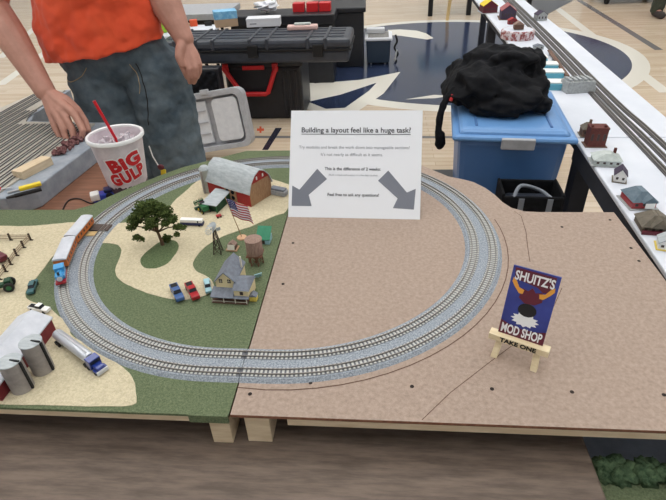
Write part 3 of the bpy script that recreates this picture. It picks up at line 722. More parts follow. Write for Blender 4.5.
# cars
def car(name, label, cat, A, B_, col, kind='pickup', Wd=None, group=None):
    L = math.dist(A, B_); Wd = Wd or L * .44; m_ = mid(A, B_)
    t = thing(name, label, cat, loc(m_), ang(A, B_), group=group)
    k = L / .025
    if kind == 'pickup':
        MB().bx(-L / 2, L / 2, -Wd / 2, Wd / 2, .0018 * k, .0052 * k).build('body', col, t, bevel=.0006)
        MB().bx(-L * .46, -L * .08, -Wd * .38, Wd * .38, .0051 * k, .0054 * k).build('truck_bed', 'tyre', t)
        MB().frus((.0015 * k, 0, .0052 * k), (L * .30, Wd * .92), (L * .2, Wd * .8), .0032 * k).build('cab', 'glass_dark', t, bevel=.0004)
        MB().box((.0015 * k, 0, .0086 * k), (L * .21, Wd * .82, .0006)).build('cab_roof', col, t)
        xs = (-L * .3, L * .32)
    elif kind == 'car':
        MB().bx(-L / 2, L / 2, -Wd / 2, Wd / 2, .0016 * k, .005 * k).build('body', col, t, bevel=.001)
        MB().frus((-L * .03, 0, .005 * k), (L * .52, Wd * .9), (L * .32, Wd * .74), .003 * k).build('cabin', 'glass_dark', t, bevel=.0005)
        MB().box((-L * .03, 0, .0082 * k), (L * .33, Wd * .76, .0006)).build('roof', col, t)
        xs = (-L * .3, L * .3)
    elif kind == 'bus':
        h = .0145
        MB().bx(-L / 2, L / 2, -Wd / 2, Wd / 2, .0015, h * .52).build('lower_body', 'navy', t, bevel=.0008)
        MB().bx(-L / 2 + .0006, L / 2 - .0006, -Wd / 2 + .0004, Wd / 2 - .0004, h * .52, h).build('upper_body', 'white', t, bevel=.0012)
        MB().bx(L * .28, L * .33, -Wd / 2 - .0001, Wd / 2 + .0001, h * .6, h * .88).build('window', 'glass_dark', t)
        xs = (-L * .3, L * .34)
    for x in xs:
        for s_ in (-1, 1): wheel(t, x, s_ * Wd * .46, .0019 * (k if kind != 'bus' else 1), .0016)
    return t
car('pickup_truck', 'small blue pickup, leftmost of the three parked by the farmhouse', 'model vehicle', (-0.1642, 0.2637), (-0.1375, 0.2235), 'blue_car', Wd=.0145)
car('pickup_truck', 'small red pickup in the middle of the three parked by the farmhouse', 'model vehicle', (-0.1387, 0.2687), (-0.112, 0.2282), 'red_car', Wd=.014)
car('model_car', 'pale blue car touching the left side of the farmhouse', 'model vehicle', (-0.11, 0.2824), (-0.0953, 0.2461), 'pale_blue', 'car', .011)
car('model_bus', 'white over navy blue bus on the sand behind the tree', 'model vehicle', (-0.2209, 0.479), (-0.1712, 0.4755), 'white', 'bus', .0125)
car('model_car', 'dark teal car at the edge of the sand left of the blue engine', 'model vehicle', (-0.4248, 0.2714), (-0.4126, 0.2344), 'teal_car', 'car', .0115)
car('pickup_truck', 'white pickup with red nose behind the long white shed roof', 'model vehicle', (-0.3924, 0.2002), (-0.3535, 0.1911), 'white', Wd=.011)

# tanker truck
A, B_ = (-0.3009, 0.1268), (-0.2, 0.0624)
Lq = math.dist(A, B_); m_ = mid(A, B_)
t = thing('tanker_truck', 'polished silver tanker truck with blue cab leaving the red shed', 'model vehicle', loc(m_), ang(A, B_))
x0 = -Lq / 2; x1 = Lq * .26
tr = MB().tube([(x0, 0, .0145), (x0 + .002, 0, .0145), (x1 - .002, 0, .0145), (x1, 0, .0145)], [.0072, .0084, .0084, .0072], 20).build('tank', 'steel', t, smooth=50)
MB().bx(x0 + .004, x1 - .004, -.0009, .0009, .0226, .0233).build('walkway', 'grey_plastic', tr)
MB().bx(x0 + .002, Lq * .30, -.003, .003, .004, .0055).build('chassis', 'tyre', t)
MB().bx(Lq * .27, Lq * .38, -.0088, .0088, .005, .0205).build('cab', 'truck_blue', t, bevel=.0008)
MB().bx(Lq * .379, Lq * .386, -.0075, .0075, .0140, .0190).build('windscreen', 'glass_dark', t)
MB().bx(Lq * .38, Lq * .49, -.0060, .0060, .0045, .0130).build('bonnet', 'truck_blue', t, bevel=.001)
MB().bx(Lq * .49, Lq * .505, -.0088, .0088, .002, .0082).build('bumper', 'grey_plastic_light', t)
for s_ in (-1, 1): MB().bx(Lq * .41, Lq * .48, s_ * .0078 - .0016, s_ * .0078 + .0016, .0052, .0080).build('fender', 'truck_blue', t, bevel=.0005)
for x in (x0 + .006, x0 + .0125, Lq * .22, Lq * .29, Lq * .445):
    for s_ in (-1, 1): wheel(t, x, s_ * .0078, .0038, .0030)

# red shed with white roof and silos
t = thing('long_shed', 'long dark red shed with a broad white roof at left edge', 'model building', loc((-.3465, .082)))
MB().bx(-.0265, .0265, -.074, .068, 0, .025).build('walls', 'shed_red', t)
b = MB(); xx = [(-.0265, .025), (.0265, .025), (0, .038)]; b.extr(xx, -.0745, .0685); b.build('gable_wall', 'shed_red', t)
b = MB(); gable(b, -.0265, .0265, -.073, .067, .025, .039, .0025, .0014); b.build('roof', 'roof_white', t)
for k, (px, py, pt, lab) in enumerate(((-0.2949, 0.0702) + (.0545, 'grey grain silo nearer the tanker truck, beside the red shed'), (-0.3059, 0.0357) + (.0515, 'grey grain silo nearer the front edge, beside the red shed'))):
    t = thing('grain_silo', lab, 'silo', loc((px + .001, py - .003)), .0)
    MB().lathe([(.0148, 0), (.0148, pt)], 28).build('shaft', 'silo_grey', t, smooth=50)
    MB().lathe([(.0155, pt), (.0153, pt + .0012), (0, pt + .004)], 28).build('roof', 'roof_grey', t)
    b = MB(); b.box((.0158, -.0015, pt * .52), (.0035, .0028, pt * .98)); b.box((.009, -.001, pt + .003), (.014, .0022, .002), 0, rz=-.1); b.build('chute', 'tyre', t, label='black grain chute')
    b = MB()
    for z in (.33, .66): b.lathe([(.0150, pt * z), (.0150, pt * z + .001)], 28, cap=False)
    b.build('band', 'silo_grey', t)

# fence
t = thing('rail_fence', 'weathered wooden rail fence turning a corner at left edge of the sand', 'fence', (0, 0, SZ))
posts1 = [(-0.5171, 0.4118), (-0.5602, 0.4111), (-0.6022, 0.4085)]
posts2 = [(-0.5171, 0.4118), (-0.5156, 0.3841), (-0.5131, 0.3559), (-0.5067, 0.3257), (-0.5026, 0.3032), (-0.4987, 0.2785)]
def fence(ps, skip=False):
    for i, q in enumerate(ps):
        if not (skip and i == 0): MB().box((q[0], q[1], .008), (.003, .003, .016)).bx(q[0] - .002, q[0] + .005, q[1] - .0016, q[1] + .0016, 0, .0012).build('post', 'post_wood', t)
    for z in (.0045, .0085, .0125):
        for i in range(len(ps) - 1):
            MB().tube([(ps[i][0], ps[i][1], z), (ps[i + 1][0], ps[i + 1][1], z)], .0009, 5).build('rail', 'rail_wood', t)
fence(posts1); fence(posts2, True)
p = (-0.5332, 0.3384)
t = thing('stock_trailer', 'dark maroon stock trailer inside the rail fence at left edge', 'farm machine', loc(p), -.5)
MB().bx(-.016, .014, -.009, .009, .003, .015).build('body', 'maroon', t, bevel=.003)
for s_ in (-1, 1): wheel(t, 0, s_ * .0094, .0032, .0015)
p = (-0.4688, 0.2498)
t = thing('tractor', 'dark green tractor with big tyres on the sand at left edge', 'farm machine', loc(p), 3.6)
MB().bx(-.003, .019, -.0048, .0048, .0075, .0150).build('bonnet', 'green_dark', t, bevel=.0008)
MB().bx(-.014, -.003, -.0062, .0062, .007, .0205).build('cab', 'green_dark', t, bevel=.0008)
MB().tube([(.009, 0, .0150), (.009, 0, .0225)], .0008, 6).build('exhaust', 'tyre', t)
for s_ in (-1, 1): wheel(t, -.009, s_ * .0100, .0088, .0045, 'tyre', 'green_paint'); wheel(t, .014, s_ * .0075, .0052, .003, 'tyre', 'green_paint')

# ------------------------------------------------------------ white paper sign
SL = Vector((.002, .513, TOP)); SRt = Vector((.280, .505, TOP)); ex = (SRt - SL); Wd = ex.length; ex.normalize()
lean = math.radians(35); back = Vector((-ex.y, ex.x, 0)); ez = back * math.sin(lean) + Vector((0, 0, 1)) * math.cos(lean); en = ex.cross(ez)
Hs = .228
t = thing('paper_sign', 'white printed sheet with two grey arrows standing across the track loop', 'sign', tuple((SL + SRt) / 2))
Tm = Matrix((( ex.x, ez.x, en.x, 0), (ex.y, ez.y, en.y, 0), (ex.z, ez.z, en.z, 0), (0, 0, 0, 1)))
b = MB(); b.T = Tm; b.bx(-Wd / 2, Wd / 2, 0, Hs, -.0012, 0); b.build('sheet', 'white_paper', t)
b = MB(); b.T = Tm; b.bx(-.02, .02, .01, .15, -.0024, -.0012)
b.T = Matrix.Identity(4); q = Tm @ Vector((0, .15, -.002)); b.tube([q, (q.x, q.y + .035, .001)], .0015, 6); b.build('stand', 'grey_plastic_light', t)
def sp(u, v): return Tm @ Matrix.Translation(((u - .5) * Wd, (1 - v) * Hs, .0004))
for txt_, size, v, m, off, sx_, u, w_ in (('Building a layout feel like a huge task?', .0158, .185, 'ink', .00025, 1.0, .50, .83), ('Try modules and break the work down into manageable sections!', .0088, .345, 'ink_light', 0, 1.0, .49, .84), ("It's not nearly as difficult as it seems.", .0088, .412, 'ink_light', 0, 1.0, .475, .47),
                                   ('This is the difference of 2 weeks:', .0088, .545, 'ink', .00012, 1.0, .485, .425), ('(Built in track and scenery in a few days to this)', .0056, .602, 'ink_light', 0, 1.0, .49, .37), ('Feel free to ask any questions!', .0088, .785, 'ink', .00012, 1.0, .495, .39)):
    o = text('lettering', txt_, size, m, t, None, .0001, off)
    ww = max(v_.co.x for v_ in o.data.vertices) - min(v_.co.x for v_ in o.data.vertices); k = w_ * Wd / ww
    S = Matrix.Diagonal((k, min(k, 1.25) if k > 1 else max(k, .8), 1, 1)); TT = sp(u, v) @ S
    for v_ in o.data.vertices: v_.co = TT @ v_.co
b = MB(); b.T = sp(.5, .222); b.bx(-.415 * Wd, .415 * Wd, -.0006, .0006, -.0001, .0002); b.build('underline', 'ink', t)
def arrow(pts):
    b = MB(); b.T = Tm; b.prism([((u - .5) * Wd, (1 - v) * Hs) for u, v in pts], 0, .0003); b.build('arrow', 'arrow_grey', t)
arrow([(.215, .545), (.292, .64), (.155, .79), (.180, .895), (.025, .895), (.025, .705), (.082, .742)])
arrow([(.755, .555), (.68, .65), (.83, .81), (.797, .90), (.953, .91), (.963, .72), (.898, .755)])

# ------------------------------------------------------------ easel and card
eL, eR = (0.354, 0.1392), (0.4302, 0.1135)
A = (0.3567, 0.119); B_ = (0.4129, 0.0906)
ec = mid(A, B_); ea = ang(A, B_)
t = thing('mini_easel', 'small pale wooden display easel with handwritten words on its ledge', 'easel', (ec[0], ec[1], TOP), ea)
el = math.dist(A, B_)
Le = el * 1.30
for x in (-el * .44, el * .44):
    b = MB(); b.add([(x - .0045, -.002, 0), (x + .0045, -.002, 0), (x + .0045, .007, 0), (x - .0045, .007, 0), (x * .9 - .0045, .018, .038), (x * .9 + .0045, .018, .038), (x * .9 + .0045, .026, .038), (x * .9 - .0045, .026, .038)], [(3, 2, 1, 0), (4, 5, 6, 7), (0, 1, 5, 4), (1, 2, 6, 5), (2, 3, 7, 6), (3, 0, 4, 7)])
    b.build('front_leg', 'pine_light', t, bevel=.0006)
    b = MB(); b.tube([(x * .9, .022, .028), (x * .15, .042, .09)], .0035, 4); b.build('upright', 'pine_light', t)
MB().tube([(0, .042, .088), (0, .075, .0)], .003, 6).build('rear_leg', 'pine_light', t)
MB().bx(-Le / 2, Le / 2, .004, .018, .0275, .038).build('ledge', 'pine_light', t, bevel=.0008)
text('lettering', 'TAKE ONE', .0100, 'ink_black', t, Matrix.Translation((0, .0037, .0327)) @ Euler((PI / 2, 0, 0)).to_matrix().to_4x4(), .0002, .0004, sx=1.02, label='black handwritten words')
cw, chh = .061, .103
cl_ = math.radians(14)
t2 = thing('card_stack', 'dark blue and maroon shop card leaning on the small wooden easel', 'card', (ec[0] - math.sin(ea) * .013, ec[1] + math.cos(ea) * .013, TOP + .0382), ea, rx=-cl_)
b = MB().bx(-cw / 2, cw / 2, 0, .003, 0, chh, 0); b.build('backing', 'card_blue', t2)
def cp(poly, m, y=-.0003, name='print'):
    n = len(poly); a = sum(poly[i - 1][0] * poly[i][1] - poly[i][0] * poly[i - 1][1] for i in range(n))
    if a < 0: poly = list(reversed(poly))
    vs = [((u - .5) * cw, y, (1 - v) * chh) for u, v in poly] + [((u - .5) * cw, .0001, (1 - v) * chh) for u, v in poly]
    b = MB().add(vs, [tuple(range(n)), tuple(reversed(range(n, 2 * n)))] + [(i, (i + 1) % n, n + (i + 1) % n, n + i) for i in range(n)]); return b.build(name, m, t2)
cp([(.05, .02), (.92, .02), (.92, .24), (.72, .27), (.6, .22), (.4, .2), (.08, .17)], 'card_maroon', name='top_band')
cp([(0, .80), (.2, .84), (.5, .86), (.8, .84), (1, .80), (1, 1), (0, 1)], 'card_maroon', name='bottom_band')
cp([(.30, .28), (.42, .30), (.5, .24), (.58, .30), (.72, .27), (.76, .40), (.62, .47), (.40, .48), (.26, .42)], 'card_maroon', -.0004, 'red_shape')
for s_ in (1, -1):
    P = [(.06, .16), (.14, .20), (.22, .28), (.34, .30), (.32, .36), (.24, .36), (.12, .28), (.05, .22)]
    cp([(u if s_ > 0 else 1 - u, v) for u, v in P], 'flame', -.0006, 'flame_shape')
cp([(.5 + .20 * math.cos(a), .57 + .095 * math.sin(a)) for a in [i * PI / 10 for i in range(20)]], 'card_black', -.0006, 'black_disc')
rr_ = random.Random(4)
cp([(.5 + (.27 + .04 * (-1) ** i) * math.cos(a), .72 + (.09 + .012 * (-1) ** i) * math.sin(a)) for i, a in enumerate([i * PI / 12 for i in range(24)])], 'card_white', -.0005, 'white_shape')
Rx = Euler((PI / 2, 0, 0)).to_matrix().to_4x4()
def fit_text(txt_, m, par, T, width, height, off=.0006, nm='lettering', arc=0, spacing=1.0):
    me = text_mesh(txt_, 1.0, .0, off / max(height, 1e-6) * .7, spacing=spacing); me.materials.clear(); me.materials.append(M[m])
    xs = [v_.co.x for v_ in me.vertices]; ys = [v_.co.y for v_ in me.vertices]; x0, x1, y0, y1 = min(xs), max(xs), min(ys), max(ys)
    for v_ in me.vertices:
        u = (v_.co.x - (x0 + x1) / 2) / (x1 - x0); w = (v_.co.y - (y0 + y1) / 2) / (y1 - y0)
        v_.co = T @ Vector((u * width, w * height - arc * u * u, 0))
    o = bpy.data.objects.new(nm, me); C.objects.link(o); o.parent = par; return o
fit_text("SHUITZ'S", 'card_white', t2, Matrix.Translation((0, -.0009, chh * .885)) @ Rx, cw * .84, chh * .14, .0006)
fit_text("MOD SHOP", 'card_white', t2, Matrix.Translation((0, -.0009, chh * .095)) @ Rx, cw * .90, chh * .14, .0006)
# ------------------------------------------------------------ drink cup
cb = (-0.4602, 0.7496)
CX, CYY = cb[0], cb[1]
CH = 0.1586
RT, RBm = .0645, .046
t = thing('drink_cup', 'large frosted plastic fountain drink cup with big red lettering', 'cup', (CX, CYY, TAB))
def cr(z): return RBm + (RT - RBm) * z / CH
b = MB().lathe([(.02, .001), (RBm - .004, 0), (RBm, .004), (cr(.03), .03), (RT, CH), (RT - .0016, CH), (cr(.03) - .0016, .03), (RBm - .003, .006), (0, .006)], 64); b.build('body', 'cup_plastic', t, smooth=50)
MB().lathe([(RT - .001, CH - .008), (RT + .0045, CH - .007), (RT + .005, CH + .001), (RT + .002, CH + .003), (RT - .002, CH + .001), (RT - .002, CH - .006)], 64, cap=False).build('rim', 'cup_rim', t, smooth=60)
MB().lathe([(0, .008), (cr(.01) - .003, .008), (cr(CH - .028) - .003, CH - .028), (0, CH - .026)], 48).build('drink', 'drink', t, smooth=40)
# printed dark foot with jagged white skyline
n = 96; b = MB(); lo = []; hi = []; rr = random.Random(5)
for j in range(n):
    w = 2 * PI * j / n; z1 = .030 + .008 * rr.random(); lo.append(((cr(.004) + .0006) * math.cos(w), (cr(.004) + .0006) * math.sin(w), .004)); hi.append(((cr(z1) + .0006) * math.cos(w), (cr(z1) + .0006) * math.sin(w), z1))
b.add(lo + hi, [(j, (j + 1) % n, n + (j + 1) % n, n + j) for j in range(n)]); b.build('printed_base_band', 'cup_dark', t, label='dark printed band around the foot')
to_cam = math.atan2(_C[1] - CYY, _C[0] - CX)
SLANT = math.radians(13)
def cupwarp(u, z, d):
    r = cr(z) + d; a = to_cam + u / (cr(.07)); return Vector((r * math.cos(a), r * math.sin(a), z))
def cup_text(txt_, m, width, height, uc, zc, off, d, nm, arc=0.0, size_r=0.0):
    me = text_mesh(txt_, 1.0, .0, off, spacing=1.12); bm = bmesh.new(); bm.from_mesh(me)
    bmesh.ops.subdivide_edges(bm, edges=[e for e in bm.edges if e.calc_length() > .25], cuts=2); bmesh.ops.triangulate(bm, faces=bm.faces); bm.to_mesh(me); bm.free()
    xs = [v_.co.x for v_ in me.vertices]; ys = [v_.co.y for v_ in me.vertices]; x0, x1, y0, y1 = min(xs), max(xs), min(ys), max(ys)
    for v_ in me.vertices:
        u = (v_.co.x - (x0 + x1) / 2) / (x1 - x0) * width; w = (v_.co.y - (y0 + y1) / 2) / (y1 - y0) * height
        U = u * math.cos(SLANT) - w * math.sin(SLANT); V = u * math.sin(SLANT) + w * math.cos(SLANT)
        v_.co = cupwarp(uc + U, zc + V, d)
    me.materials.clear(); me.materials.append(M[m]); me.update()
    o = bpy.data.objects.new(nm, me); C.objects.link(o); o.parent = t; return o
for m, dw, off, d, nm in (('cup_rim', .008, .12, .0008, 'logo_outline'), ('logo_red', 0, .062, .0014, 'logo_letters')):
    cup_text('BiG', m, .078 + dw, .037 + dw * .8, .004, CH * .655, off, d, nm)
    cup_text('GULP', m, .092 + dw, .034 + dw * .8, .004, CH * .42, off, d, nm)
# ice
rr = random.Random(11); b = MB()
for k in range(26):
    a = rr.random() * 2 * PI; r = (RT - .022) * math.sqrt(rr.random()); b.box((r * math.cos(a), r * math.sin(a), CH - .024 + rr.random() * .01), (.014, .014, .012), 0, rr.random() * 3, rr.random() * 3, rr.random() * 3)
b.build('ice', 'ice', t, bevel=.002, kind='stuff')
S0 = Vector((-0.4616, 0.745, 0.8987)); S1 = Vector((-0.4707, 0.72, 0.9893))
s = thing('straw', 'bright red straw sticking out of the large drink cup', 'straw', tuple(S0 - (S1 - S0) * .25))
b = MB(); rel = [Vector((0, 0, 0)), (S1 - S0) * 1.25]; b.tube(rel, .0036, 14); b.build('tube', 'straw_red', s, smooth=50)
MB().tube([rel[1], rel[1] + (S1 - S0).normalized() * .001], .0026, 12).build('opening', 'maroon', s)

# toy and cable behind grass module
p = (-0.5181, 0.713)
t = thing('plastic_toy', 'small blue and white plastic toy on the table at the foot of the cup', 'toy', (p[0] + .004, p[1] - .006, TAB), .5)
MB().bx(-.028, .028, -.014, .014, 0, .020).build('base', 'blue_toy', t, bevel=.004)
MB().bx(-.030, -.008, -.016, .012, .006, .024).build('white_panel', 'white', t, bevel=.003)
MB().bx(.004, .026, -.012, .010, .020, .030).build('top_block', 'navy', t, bevel=.003)
MB().cyl((.015, -.016, .012), (.015, -.012, .012), .009).build('wheel', 'tyre', t)
b = MB(); cps = [(-0.5909, 0.6356), (-0.6049, 0.6819), (-0.5999, 0.7034), (-0.5782, 0.7036), (-0.5407, 0.6823), (-0.5299, 0.6876), (-0.5266, 0.7093)]
def spline(P, n=8):
    out = []; Q = [P[0]] + list(P) + [P[-1]]
    for i in range(1, len(Q) - 2):
        for k in range(n):
            t_ = k / n; out.append(tuple(.5 * ((2 * Q[i][j]) + (-Q[i - 1][j] + Q[i + 1][j]) * t_ + (2 * Q[i - 1][j] - 5 * Q[i][j] + 4 * Q[i + 1][j] - Q[i + 2][j]) * t_ ** 2 + (-Q[i - 1][j] + 3 * Q[i][j] - 3 * Q[i + 1][j] + Q[i + 2][j]) * t_ ** 3) for j in range(len(P[0]))))
    out.append(tuple(P[-1])); return out
b.tube([(q[0], q[1], TAB + .002) for q in spline(cps)], .0017, 8); tag(b.build('cable', 'cable', smooth=60), 'thin black cable curling over the reddish brown table behind the grass module', 'cable')

# ------------------------------------------------------------ grey yard module
gmz = .79
poly = [(-1.35, .612), (-.705, .612), (-.660, .665), (-.632, 1.06), (-.68, 1.13), (-.955, 1.15), (-.985, 1.22), (-1.00, 1.50), (-1.12, 1.48), (-1.16, 1.24), (-1.35, 1.15)]
t = thing('yard_module', 'grey-edged module carrying rows of parallel yard track at left', 'model railway module', (0, 0, TAB))
MB().prism(poly, .0, gmz - TAB).build('base', 'grey_module', t, bevel=.003)
yb = [(-1.34, .63), (-.735, .63), (-.722, .80), (-.715, 1.11), (-.965, 1.135), (-1.0, 1.22), (-1.01, 1.48), (-1.11, 1.46), (-1.15, 1.25), (-1.34, 1.16)]
MB().prism(yb, gmz - TAB, gmz - TAB + .004).build('ballast_bed', 'yard_ballast', t)
for k in range(15):
    x = -.748 - k * .027
    y1 = 1.105 if x > -.965 else (1.45 if x > -1.115 else 1.17)
    if -.99 < x <= -.965: y1 = 1.17
    if -1.02 < x <= -.99: y1 = 1.24
    y0 = .635 if k % 2 else .64
    tt = thing('yard_track', 'straight yard track, one of the close parallel rows under the hand at left', 'model railway track', (x, (y0 + y1) / 2, gmz + .004), group='parallel yard tracks on the grey module')
    h = (y1 - y0) / 2; b = MB(); n = int(2 * h / .006)
    for i in range(n): b.box((0, -h + (i + .5) * 2 * h / n, .0007), (.017, .0028, .0014))
    b.build('sleeper_strip', 'tie', tt)
    for d in (-.0055, .0055): MB().box((d, 0, .0022), (.0022, 2 * h, .0026)).build('rail', 'yard_rail', tt)
b = MB(); rr = random.Random(2)
for k in range(90):
    f_ = rr.random(); q = (-.705 + rr.gauss(0, .009) - .0 * f_, .86 + f_ * .17); b.ball((q[0], q[1], gmz + .004 + rr.random() * .006), rr.uniform(.003, .008), 0, 6, 4, .9, k)
tag(b.build('scrub', 'maroon_scrub'), 'clump of dark maroon model scrub beside the yard tracks', 'model scrub')['kind'] = 'stuff'
A, B_ = (-0.719, 0.7009), (-0.6894, 0.7979)
m_ = mid(A, B_); t_ = MB().box((0, 0, .011), (math.dist(A, B_) * .98, .034, .022)).build('wood_block', 'pine', bevel=.001, loc=(m_[0] - .014, m_[1] + .014, gmz), rz=ang(A, B_)); tag(t_, 'short pale block of wood lying on the grey module edge', 'wood block')
A, B_ = (-0.6984, 0.6456), (-0.6528, 0.6838); m_ = mid(A, B_)
t = thing('utility_knife', 'yellow-handled knife lying beside the wood block', 'knife', (m_[0], m_[1], gmz), ang(A, B_)); L = math.dist(A, B_)
MB().bx(-L * .35, L / 2, -.007, .007, 0, .009).build('handle', 'yellow', t, bevel=.002); MB().bx(-L * .8, -L * .35, -.004, .004, .003, .0045).build('blade', 'steel_blade', t)
A, B_ = (-0.6848, 0.6195), (-0.6345, 0.6564); m_ = mid(A, B_); L = math.dist(A, B_)
t = thing('marker_pen', 'black marker pen lying in front of the yellow knife', 'pen', (m_[0] + .002, m_[1] - .006, gmz), ang(A, B_))
MB().tube([(-L * .45, 0, .005), (L / 2, 0, .005)], .005, 12).build('barrel', 'tyre', t, smooth=50); MB().tube([(-L * .75, 0, .005), (-L * .45, 0, .005)], [.0028, .0045], 12).build('cap', 'black_plastic', t, smooth=50)
p = (-0.7755, 0.7053); tag(MB().box((0, 0, .0006), (.045, .035, .001)).build('paper_slip', 'white_paper', loc=(p[0], p[1], gmz), rz=.5), 'slip of white paper at left edge beside the wood block', 'paper')
p = (-0.7424, 0.6498); t = thing('screwdriver', 'small screwdriver with red handle end at left edge', 'screwdriver', (p[0], p[1], gmz), .3)
MB().tube([(-.04, 0, .005), (.004, 0, .005)], .005, 10).build('handle', 'red_plastic', t, smooth=50); MB().tube([(.004, 0, .005), (.03, 0, .005)], .0018, 8).build('shaft', 'steel_blade', t, smooth=50)

# ------------------------------------------------------------ people
def remesh(o, vox, smooth=6, factor=.5):
    r = o.modifiers.new('remesh', 'REMESH'); r.mode = 'VOXEL'; r.voxel_size = vox; r.use_smooth_shade = True
    s_ = o.modifiers.new('smooth', 'SMOOTH'); s_.iterations = smooth; s_.factor = factor
def wrinkle(o, scale, strength, kind='CLOUDS'):
    tx = bpy.data.textures.new('folds', kind); tx.noise_scale = scale
    if kind == 'WOOD': pass
    d = o.modifiers.new('folds', 'DISPLACE'); d.texture = tx; d.strength = strength; d.mid_level = .5; d.texture_coords = 'LOCAL'
def chain(b, pts, rs, m=0, n=14):
    for i in range(len(pts) - 1): b.cap(pts[i], pts[i + 1], rs[i], rs[i + 1], n, m)
def hand(b, wrist, knuckles, fingers, thumb, scale=1.14):
    w = Vector(wrist); ks = [Vector(k) for k in knuckles]
    for i, k in enumerate(ks):
        b.cap(w + (k - w) * .08, k, .016 * scale, .0112 * scale, 10)
        if i: b.cap((w * .35 + ks[i - 1] * .65), (w * .35 + k * .65), .0125 * scale, .0125 * scale, 10)
        if i: b.cap(ks[i - 1] * .8 + w * .2, k * .8 + w * .2, .0115 * scale, .0115 * scale, 10)
    for i, fpts in enumerate(fingers):
        P = [ks[i]] + [Vector(q) for q in fpts]; r = [.0105, .0095, .0086, .0074]
        for j in range(len(P) - 1): b.cap(P[j], P[j + 1], r[j] * scale, r[j + 1] * scale, 10)
    T = [w + (Vector(thumb[0]) - w) * .3] + [Vector(q) for q in thumb]; r = [.016, .0135, .0115, .009]
    for j in range(len(T) - 1): b.cap(T[j], T[j + 1], r[min(j, 3)] * scale, r[min(j + 1, 3)] * scale, 10)
def person(label, base, J, shirt_m, pants_m, facing=-1, hands=None, sleeve=.45):
    root = thing('person', label, 'person', (base[0], base[1], 0)); O = Vector((base[0], base[1], 0))
    g = {k: Vector(v_) - O for k, v_ in J.items()}
    b = MB()
    chest = g['chest']; pel = g['pelvis']; neck = g['neck']; head = g['head']
    b.ball(chest, (.155, .095, .17), 0, 20, 14); b.ball(pel + Vector((0, .01, .02)), (.125, .07, .10), 0, 20, 14); b.ball((chest + pel) / 2, (.13, .085, .16), 0, 20, 14)
    b.cap(neck - Vector((0, 0, .08)), head - Vector((0, 0, .06)), .058, .052, 16)
    f_ = Vector((0, facing, 0))
    b.ball(head + Vector((0, 0, .02)), (.074, .092, .098), 0, 24, 18); b.ball(head + Vector((0, 0, -.055)) + f_ * .02, (.054, .062, .06), 0, 20, 14)
    b.cap(head + f_ * .088 + Vector((0, 0, .01)), head + f_ * .106 + Vector((0, 0, -.028)), .009, .015, 10)
    for s_ in (-1, 1): b.ball(head + Vector((s_ * .077, 0, -.01)), (.01, .02, .032), 0, 10, 8)
    for s_ in ('l', 'r'):
        chain(b, [chest + Vector((0, 0, .10)), g['sh' + s_], g['el' + s_], g['wr' + s_]], [.08, .062, .046, .031]); chain(b, [g['el' + s_], (g['el' + s_] + g['wr' + s_] * .6 + g['el' + s_] * .0) / 1.6, g['wr' + s_]], [.046, .047, .030])
        chain(b, [pel + Vector((0, .01, .02)), g['hip' + s_], g['kn' + s_], g['an' + s_]], [.06, .07, .052, .038])
        b.cap(g['an' + s_] + Vector((0, 0, -.03)), g['an' + s_] + f_ * .16 + Vector((0, 0, -.045)), .038, .034)
        if hands and s_ in hands: k = hands[s_]; hand(b, g['wr' + s_], [Vector(q) - O for q in k[0]], [[Vector(q) - O for q in fl] for fl in k[1]], [Vector(q) - O for q in k[2]])
        else:
            w = g['wr' + s_]; sg = -1 if w.x < pel.x else 1
            ks = [w + Vector((sg * .01, facing * (.03 - .018 * i), -.085)) for i in range(4)]
            hand(b, w, ks, [[k_ + Vector((-sg * .004, 0, -.035)), k_ + Vector((-sg * .014, 0, -.058)), k_ + Vector((-sg * .024, 0, -.075))] for k_ in ks], [w + Vector((0, facing * .04, -.05)), w + Vector((0, facing * .05, -.085))])
    body = b.build('body', 'skin', root); remesh(body, .0032, 3)
    # trousers
    b = MB(); b.ball(pel + Vector((-.015, 0, .04)), (.190, .118, .12), 0, 24, 16); b.ball(pel + Vector((0, .05, -.03)), (.165, .105, .12), 0, 24, 16)
    for s_ in ('l', 'r'):
        h_, k_, a_ = g['hip' + s_], g['kn' + s_], g['an' + s_]
        chain(b, [h_ + Vector((0, 0, .02)), (h_ + k_) / 2, k_, (k_ + a_) / 2, a_ + Vector((0, 0, .0))], [.108, .104, .094, .082, .074], 0, 20)
    pn = b.build('trousers', pants_m, root); remesh(pn, .006, 8); wrinkle(pn, .055, .024)
    # shirt
    b = MB(); hem = g['hem']
    b.ball(chest + Vector((0, 0, .02)), (.182, .122, .19), 0, 24, 16)
    rings = []
    for f2 in range(9):
        c_ = hem + (chest - hem) * (f2 / 8); rx_ = .210 - .022 * min(1, f2 / 5); ry = .136 - .006 * math.sin(f2 / 8 * PI); rings.append((c_, rx_, ry))
    vs = []; n = 28
    for c_, rx_, ry in rings:
        for j in range(n):
            w = 2 * PI * j / n; vs.append(c_ + Vector((rx_ * math.cos(w), ry * math.sin(w), .030 * math.cos(w) + .008 * math.sin(w) if c_ is rings[0][0] else 0)))
    fs = [(i * n + j, i * n + (j + 1) % n, (i + 1) * n + (j + 1) % n, (i + 1) * n + j) for i in range(8) for j in range(n)] + [tuple(reversed(range(n))), tuple(8 * n + j for j in range(n))]
    b.add(vs, fs)
    for s_ in ('l', 'r'):
        b.cap(chest + Vector((0, 0, .10)), g['sh' + s_], .11, .085, 18); b.cap(g['sh' + s_], g['sh' + s_] + (g['el' + s_] - g['sh' + s_]) * sleeve, .085, .074, 18)
    sh = b.build('shirt', shirt_m, root); remesh(sh, .006, 6); wrinkle(sh, .07, .030)
    b = MB(); b.ball(head + Vector((0, -facing * .014, .045)), (.083, .094, .088), 0, 20, 14, .15, 3); b.ball(head + Vector((0, -facing * .04, -.01)), (.072, .06, .075), 0, 16, 12); hr = b.build('hair', 'hair', root); remesh(hr, .005, 3)
